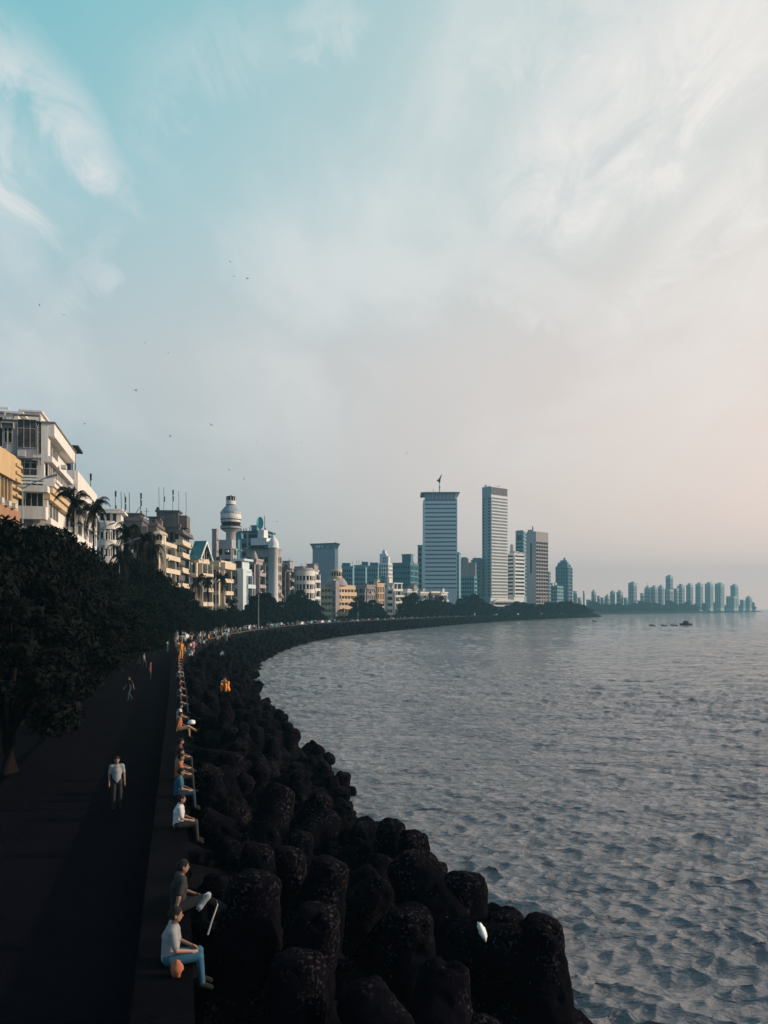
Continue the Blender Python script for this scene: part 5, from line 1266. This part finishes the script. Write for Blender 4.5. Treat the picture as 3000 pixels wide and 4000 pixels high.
# ------------------------------------------------------------ traffic along the road
def car_mesh():
    root = empty('parked_car', (0,0,0), 0, 'x', 'car'); m = MB()
    pts = [(-2.1,.35),(-2.1,.8),(-1.9,.92),(-1.2,.98),(-.75,1.42),(.55,1.44),(1.15,1.0),(1.95,.86),(2.1,.6),(2.1,.35)]
    n = len(pts)
    m.add([(x,-.82 if z < 1.1 else -.66,z) for x,z in pts]+[(x,.82 if z < 1.1 else .66,z) for x,z in pts], [tuple(range(n)), tuple(range(n,2*n))[::-1]]+[(i,i+n,(i+1)%n+n,(i+1)%n) for i in range(n)])
    m.build('body', M['white'], root)
    w = MB()
    for s in (-1,1): w.add([(-1.05,s*.80,1.02),(-.7,s*.69,1.36),(.5,s*.69,1.37),(.95,s*.80,1.02)], [(0,1,2,3) if s < 0 else (3,2,1,0)])
    w.add([(1.17,-.6,1.03),(1.17,.6,1.03),(.62,.55,1.40),(.62,-.55,1.40)], [(0,1,2,3)]); w.add([(-1.22,-.6,1.02),(-1.22,.6,1.02),(-.82,.55,1.38),(-.82,-.55,1.38)], [(3,2,1,0)])
    w.build('window', GL[0], root)
    t = MB(); vs = []
    for s in (0,1):
        for i in range(14): a = 2*math.pi*i/14; vs.append((.33*math.cos(a), -.1+.2*s, .33*math.sin(a)))
    t.add(vs, [tuple(range(14)), tuple(range(14,28))[::-1]]+[(i,i+14,(i+1)%14+14,(i+1)%14) for i in range(14)]); tm = t.mesh('wheel', M['canvas'])
    for x in (-1.3,1.3):
        for y in (-.8,.8): link('wheel', tm, root, (x,y,.33))
    return root
car0 = car_mesh(); first = True
s = s_of_depth(150)
paints = [('white', M['white']), ('grey', M['pole']), ('black', M['canvas']), ('pale blue', CM['sky blue']), ('maroon', CM['maroon'])]
while s < SB+470:
    c = car0 if first else copy_tree(car0); first = False
    q = at_off(s, -8.2 if random.random() < .6 else -14, 4.27); p_, d_, n_ = cpt(s); c.location = q; c.rotation_euler = (0,0,math.atan2(d_[1], d_[0]))
    nm, pm_ = random.choice(paints); 
    for ch in c.children:
        if ch.name.startswith('body'): ch.material_slots[0].link = 'OBJECT'; ch.material_slots[0].material = pm_
    c['label'] = '%s car on the bay road %s' % (nm, 'just past the bend' if s < SB+90 else 'midway round the bay' if s < SB+240 else 'far round the bay'); c['category'] = 'car'; c['group'] = 'cars along the bay road'
    s += random.uniform(7, 16)

# ------------------------------------------------------------ boats, birds
def boat(px, py, w, mast, lb):
    D = 11*F/(py-HZ); r_ = empty('fishing_boat' if mast else 'small_boat', (xof(px, D), D, .0), R(random.uniform(-15,15)), lb, 'boat', None if mast else 'small dark boats on the bay')
    L_ = w/F*D; m = MB(); st = 9; vs = []; n = 5
    for i in range(st):
        t = i/(st-1)*2-1; hb_ = L_*.17*(1-abs(t)**2.6)+.02; x = t*L_/2; zt = .42*L_*.28+abs(t)**2*.25
        vs += [(x,-hb_,zt),(x,-hb_*.8,-.1),(x,0,-.25),(x,hb_*.8,-.1),(x,hb_,zt)]
    fs = []
    for i in range(st-1):
        for j in range(4): fs.append((i*n+j,i*n+j+1,(i+1)*n+j+1,(i+1)*n+j))
        fs.append((i*n,(i+1)*n,(i+1)*n+4,i*n+4))
    m.add(vs, fs); m.build('hull', M['boat'], r_)
    m = MB(); m.tube([(-L_*.3,-.1,.5),(-L_*.28,.1,.5+L_*.08),(-L_*.1,0,.55+L_*.1),(L_*.12,0,.5+L_*.08)], [.1,.16,.16,.1], 6); m.build('cargo', M['boat'], r_)
    if mast:
        m = MB(); m.lathe([(L_*.3,.4),(L_*.27,.4+L_*.18),(L_*.14,.4+L_*.3)], (0,0), 16, sy=.5); m.build('cabin', M['boat'], r_)
        m = MB(); m.tube([(-.2,0,.5),(-.2,0,L_*.75)], .09, 6); m.build('mast', M['boat'], r_)
boat(2548, 2444, 26, 0, 'small dark boat, first of three in a line left of the masted boat'); boat(2594, 2445, 26, 0, 'small dark boat, middle of three in a line left of the masted boat')
boat(2633, 2444, 28, 0, 'small dark boat, closest of the three to the masted boat'); boat(2680, 2442, 50, 1, 'dark humped boat with a short mast in the bay')
boat(2322, 2428, 18, 0, 'lone tiny boat near the tip of the point')
BV = []
for v_ in range(3):
    m = MB(); up = (.5,.15,-.25)[v_]
    m.lathe([(.02,-.30),(.07,-.18),(.09,0),(.06,.15),(.05,.2),(.0,.26)], (0,0), 8); body_v = m.v[:]; m.v = [(x, z, y) for x, y, z in m.v]
    for s in (-1,1):
        m.add([(s*.05,.10,.03),(s*.34,.18,.03+up*.35),(s*.74,.02,.03+up*.62),(s*.36,-.03,.03+up*.33),(s*.05,-.10,.03),(s*.34,.12,.0+up*.35),(s*.05,.02,.0)], [(0,1,3,4),(1,2,3),(0,4,3,5),(5,3,2)])
    m.add([(-.03,-.24,.0),(.03,-.24,0),(.12,-.46,.01),(0,-.42,.01),(-.12,-.46,.01)], [(0,1,2,3),(0,3,4)])
    BV.append(m.mesh('bird', M['bird']))
for i, (ox, oy, D, lb) in enumerate(((496,565,95,'highest bird, top of the loose trio in the upper sky'),(505,597,110,'small bird in the middle of the upper trio'),(534,601,100,'right bird of the upper trio'),(85,660,105,'bird by the left edge, upper of the close pair'),(138,680,115,'bird by the left edge, right of the close pair'),
    (313,740,150,'tiny bird in the left sky, alone below the upper trio'),(364,762,150,'tiny bird just right of the lone left bird'),(293,843,85,'gliding bird in the left mid sky'),(183,915,90,'bird right above the big white building'),(456,918,110,'bird above the antenna masts, higher one'),
    (368,942,100,'long-winged bird over the cream pavilion building'),(555,955,150,'tiny bird between the masts and the slab hotel'),(652,956,150,'tiny bird high above the slab hotel'),(878,978,140,'bird above and left of the banded tower'),(495,1015,90,'bird soaring just above the round tower'),(527,1035,120,'bird close to the right of the round tower top'),(598,1127,150,'tiny bird right of the dish building'))):
    px, py = ox*3000/1659, oy*4000/2212
    o = link('bird', BV[i % 3], None, (xof(px,D), D, zof(py,D)), (R(random.uniform(20,60)), R(random.uniform(-35,35)), random.uniform(0,6.28))); o.scale = (.42,.42,.42)
    tag(o, lb, 'bird', 'birds circling over the promenade')

# ------------------------------------------------------------ tetrapods
def tetra_mesh(seed):
    m = MB(); rd = random.Random(seed)
    dirs = [Vector((0,0,1))]+[Vector((math.cos(a)*.943, math.sin(a)*.943, -.333)) for a in (0, 2.094, 4.189)]
    for d in dirs:
        m.tube([(0,0,0), d*.5, d*1.2, d*1.84, d*1.98, d*2.05, d*2.07], [.66,.63,.51,.42,.385,.30,.08], 20)
    capsule(m, (0,0,-.05), (0,0,.05), .66, .66, 20)
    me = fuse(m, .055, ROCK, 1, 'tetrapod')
    n = len(me.vertices); co = np.empty(n*3, np.float32); me.vertices.foreach_get('co', co); co = co.reshape(-1,3); nr = np.empty(n*3, np.float32); me.vertices.foreach_get('normal', nr); nr = nr.reshape(-1,3)
    o = Vector((seed*7.1, seed*3.3, 1))
    dsp = np.array([noise.noise(Vector(c)*1.6+o)*.05+noise.noise(Vector(c)*5+o)*.035+noise.noise(Vector(c)*12+o)*.02-max(0, noise.noise(Vector(c)*3.1-o)-.22)*.34 for c in co.tolist()])
    me.vertices.foreach_set('co', (co+nr*dsp[:,None]).astype(np.float32).ravel()); me.update(); return me
TM = [tetra_mesh(i+1) for i in range(4)]
def off_of(x, y):
    i = int(np.argmin((CV[:,0]-x)**2+(CV[:,1]-y)**2)); p, d, n = cpt(ARC[i]); return (x-p[0])*n[0]+(y-p[1])*n[1]
def clear(x, y, tilt, taz, yaw, sc):
    q = Quaternion((math.cos(taz), math.sin(taz), 0), tilt) @ Quaternion((0,0,1), yaw)
    for d in (Vector((0,0,1)), Vector((.943,0,-.333)), Vector((-.4715,.8167,-.333)), Vector((-.4715,-.8167,-.333))):
        e = q @ d*2.07*sc
        if off_of(x+e.x, y+e.y) < .45: return False
    return True
def tetra(x, y, z, tilt, taz, yaw, sc, label, group='tetrapods heaped along the seawall'):
    o = link('tetrapod', TM[random.randrange(4)], None, (x, y, z))
    q = Quaternion((math.cos(taz), math.sin(taz), 0), tilt) @ Quaternion((0,0,1), yaw); o.rotation_mode = 'QUATERNION'; o.rotation_quaternion = q; o.scale = (sc,)*3
    return tag(o, label, 'tetrapod', group)
# hero blocks: tip position given by the place it holds in the picture and its distance
def hero(px, py, D, tilt, taz, yaw, sc, label):
    tip = Vector((xof(px, D), D, zof(py, D))); best = (-99, yaw, tilt)
    for tl in (tilt, tilt*.6, tilt*.3):
        for k in range(9):
            y_ = yaw+k*.233; qq = Quaternion((math.cos(taz), math.sin(taz), 0), tl) @ Quaternion((0,0,1), y_); cc = tip-(qq @ Vector((0,0,2.08*sc)))
            mn_ = min(off_of(e.x, e.y) for e in [cc+(qq @ Vector((math.cos(a_)*.943, math.sin(a_)*.943, -.333)))*2.07*sc for a_ in (0,2.094,4.189)])
            if mn_ > best[0]: best = (mn_, y_, tl)
            if mn_ > .5: break
        if best[0] > .5: break
    yaw, tilt = (best[1], best[2]) if px < 1400 else (yaw, tilt)
    q = Quaternion((math.cos(taz), math.sin(taz), 0), tilt) @ Quaternion((0,0,1), yaw)
    c = tip-(q @ Vector((0,0,2.08*sc)))
    for a_ in (0,2.094,4.189):
        e_ = c+(q @ Vector((math.cos(a_)*.943, math.sin(a_)*.943, -.333)))*1.8*sc
        if off_of(e_.x, e_.y) < .3: print('WALL', px, py, round(off_of(e_.x, e_.y),2))
        if e_.y > 3 and e_.z > -.3 and e_.x/e_.y*3000+1500 > 2230: print('LEG', px, py, round(e_.x/e_.y*3000+1500), round(HZ+(H-e_.z)/e_.y*3000), round(e_.z,1))
    tetra(c.x, c.y, c.z, tilt, taz, yaw, sc, label, None)
hero(1000, 3410, 15.5, .5, 2.4, .3, 1.28, 'big pale-flecked tetrapod with its limb sloping to the right, centre of the heap')
hero(1255, 3545, 14.6, .25, 1.4, 1.1, 1.1, 'upright bullet-topped tetrapod right of the pale-flecked one')
hero(1165, 3715, 13.4, .2, 3.0, 2.0, 1.15, 'tetrapod with pitted rounded top in the lower foreground')
hero(1600, 3550, 16.2, .15, .4, .5, 1.2, 'tall smooth tetrapod standing in the gap of the lower heap')
hero(1300, 3355, 18.5, .3, 2.0, 1.7, 1.2, 'tetrapod with chipped shoulder behind the upright one')
hero(1560, 3345, 20, .8, -2.3, .9, 1.3, 'thick slanting tetrapod leaning left near the water')
hero(1530, 3208, 26, .15, .5, .2, 1.15, 'pointed tetrapod topmost on the waterline skyline')
hero(1620, 3250, 24, .12, 1.5, 1.2, 1.15, 'second pointed tetrapod on the waterline skyline')
hero(1695, 3355, 22, .35, 2.2, 2.2, 1.15, 'sloping tetrapod third along the waterline skyline')
hero(1815, 3412, 19.5, .12, 2.8, .6, 1.35, 'large round-headed tetrapod standing against the water')
hero(1975, 3560, 17.6, .1, .2, .6, 1.05, 'broad flat tetrapod beside the white plastic bag')
hero(2118, 3590, 16.6, .1, .2, 1.57, 1.15, 'rightmost tall tetrapod with rusty edge over the water')
hero(1740, 3760, 14.2, .75, 2.9, 2.6, 1.2, 'slanting tetrapod crossing the lower heap from right')
hero(1390, 3850, 12.9, .8, -2.4, 3.0, 1.15, 'slanting tetrapod at the bottom forming a V with its neighbour')
hero(1010, 3300, 18.5, .1, 1.2, .7, 1.0, 'flat-topped tetrapod behind the pale-flecked one')
hero(1105, 3070, 27, .9, 2.6, 1.4, 1.35, 'long-limbed tetrapod sloping down right in mid heap')
hero(905, 2935, 31, .6, 2.5, .8, 1.3, 'tetrapod sloping towards the water halfway to the orange figure')
hero(1130, 3310, 19.5, 1.0, 2.6, 1.9, 1.2, 'low sloping tetrapod between wall and skyline blocks')
hero(820, 3000, 27, .1, 2.5, .3, 1.2, 'squat tetrapod near the wall in mid heap')
hero(1880, 3975, 14.0, .9, 2.7, .5, 1.2, 'lowest tetrapod at the right end of the heap bottom')
cnt = 20
spots = []
s = s_of_depth(8)
s = 30
while True:
    p0_ = at_off(s, 0)
    if p0_.y > 240: break
    near = p0_.y < 60
    for o, z in ((2.1,2.6),(3.8,2.1),(5.1,1.5),(6.5,.8),(7.8,.1)):
        q = at_off(s+random.uniform(-.5,.5), o+random.uniform(-.5,.5)); 
        if q.y > 6: spots.append((q.x, q.y, z+random.uniform(-.25,.3)))
    s += 2.15 if p0_.y < 120 else 3.4
spots.sort(key=lambda t: t[1]); lim = 300-cnt
stuff = MB()
lowm = MB()
for i, (x, y, z) in enumerate(spots):
    sc_t = random.uniform(.92,1.18)
    for _ in range(25):
        tilt = random.choice((random.uniform(.05,.4), random.uniform(.4,1.0), random.uniform(.8,1.5))); taz = random.uniform(0,6.28); yaw = random.uniform(0,6.28)
        if clear(x, y, tilt, taz, yaw, sc_t): break
    if i < lim:
        u_ = at_off(s_of_depth(y), 0)
        lb = 'black stained tetrapod in the heap, %s, %s' % ('against the wall' if z > 3 else 'mid slope' if z > 1.6 else 'by the water', 'close to the camera' if y < 30 else 'before the bend' if y < 75 else 'near the bend')
        tetra(x, y, z, tilt, taz, yaw, sc_t, lb)
    else: 
        q = Quaternion((math.cos(taz), math.sin(taz), 0), tilt) @ Quaternion((0,0,1), yaw)
        for d in [Vector((0,0,1))]+[Vector((math.cos(a)*.943, math.sin(a)*.943, -.333)) for a in (0,2.094,4.189)]:
            e = q @ d; c = Vector((x,y,z)); stuff.tube([c, c+e*1.2, c+e*1.75, c+e*1.9], [.68,.55,.48,.2], 8)
s = SB+150
while s < SE-60:
    for o, z in ((2,2.9),(5,2.0),(7.8,1.0)):
        x,y,_ = at_off(s+random.uniform(-1,1), o+random.uniform(-.6,.6)); 
        if y < 240: continue
        q = Quaternion((random.uniform(-1,1),random.uniform(-1,1),random.uniform(-1,1),random.uniform(-1,1))).normalized()
        for d in [Vector((0,0,1))]+[Vector((math.cos(a)*.943, math.sin(a)*.943, -.333)) for a in (0,2.094,4.189)]:
            e = q @ d; c = Vector((x,y,z)); stuff.tube([c, c+e*1.3, c+e*2.0], [.75,.6,.3], 5)
    s += 3.6
tag(stuff.build('tetrapod_bank', ROCK), 'dark band of distant tetrapods lining the bay', 'tetrapods', kind='stuff')

# ------------------------------------------------------------ litter
def crumple(seed, sx, sy, sz):
    m = MB(); rd = random.Random(seed); n = 10; vs = []
    for j in range(n+1):
        for i in range(n):
            a = 2*math.pi*i/n; t = math.pi*j/n; k = 1+.35*noise.noise(Vector((math.cos(a)*math.sin(t), math.sin(a)*math.sin(t), math.cos(t)))*2.6+Vector((seed,0,0)))
            vs.append((sx*k*math.sin(t)*math.cos(a), sy*k*math.sin(t)*math.sin(a), sz*k*math.cos(t)))
    fs = [(j*n+i, j*n+(i+1)%n, (j+1)*n+(i+1)%n, (j+1)*n+i) for j in range(n) for i in range(n)]
    m.add(vs, fs, 0, True); return m
o = crumple(3, .07, .10, .19).build('plastic_bag', M['white'], None, (xof(1885,15.6), 15.6, zof(3640,15.6))); o.rotation_euler = (0, R(-22), 0); tag(o, 'crumpled white plastic bag caught between tetrapods near the water', 'plastic bag')
o = crumple(5, .16, .14, .1).build('plastic_bag', M['white'], None, (xof(748,31.5), 31.5, zof(2822,31.5))); tag(o, 'small white plastic scrap on the tetrapods beside the wall', 'plastic bag')
m = MB(); m.tube([(0,0,0),(.03,0,.25),(.08,0,.55),(.05,0,.62)], [.016,.014,.011,.009], 8); o = m.build('stick', M['frame'], None, (xof(812,13.6), 13.6, zof(3650,13.6))); o.rotation_euler = (0, R(10), 0); tag(o, 'thin pale stick leaning among the tetrapods by the wall', 'stick')
# white sneaker of the stretched leg, standing proud on its owner is part of shoes; a lone pair rests on the block
def sneaker():
    r_ = empty('sneaker', (xof(797,14.1), 14.1, zof(3520,14.1)), R(30), 'dark sneaker with white sole resting beside the seawall', 'shoe')
    m = MB(); capsule(m, (-.10,0,.05),(.08,0,.03),.05,.045,10); capsule(m, (-.11,0,.05),(-.10,0,.11),.045,.04,10); me = fuse(m, .01, CM['grey'], 2, 'upper'); link('upper', me, r_)
    m = MB(); poly = [(-.155,-.03),(-.1,-.047),(0,-.04),(.09,-.052),(.14,-.03),(.15,0),(.14,.03),(.09,.052),(0,.04),(-.1,.047),(-.155,.03)]; m.prism(poly, -.03, .005); m.build('sole', M['white'], r_)
    r_.rotation_euler = (R(65), R(-50), R(30)); r_.scale = (1.2,1.2,1.2)
sneaker()
# orange cloth bag by the nearest sitter
o = crumple(9, .1, .09, .14).build('cloth_bag', CM['rust'], None, (xof(690,12.3), 12.3, 5.22)); tag(o, 'small orange cloth bag on the seawall by the nearest sitter', 'bag')

print('PEOPLE', NPEOPLE, 'OBJS', len(bpy.data.objects), 'TETRA', len(spots))
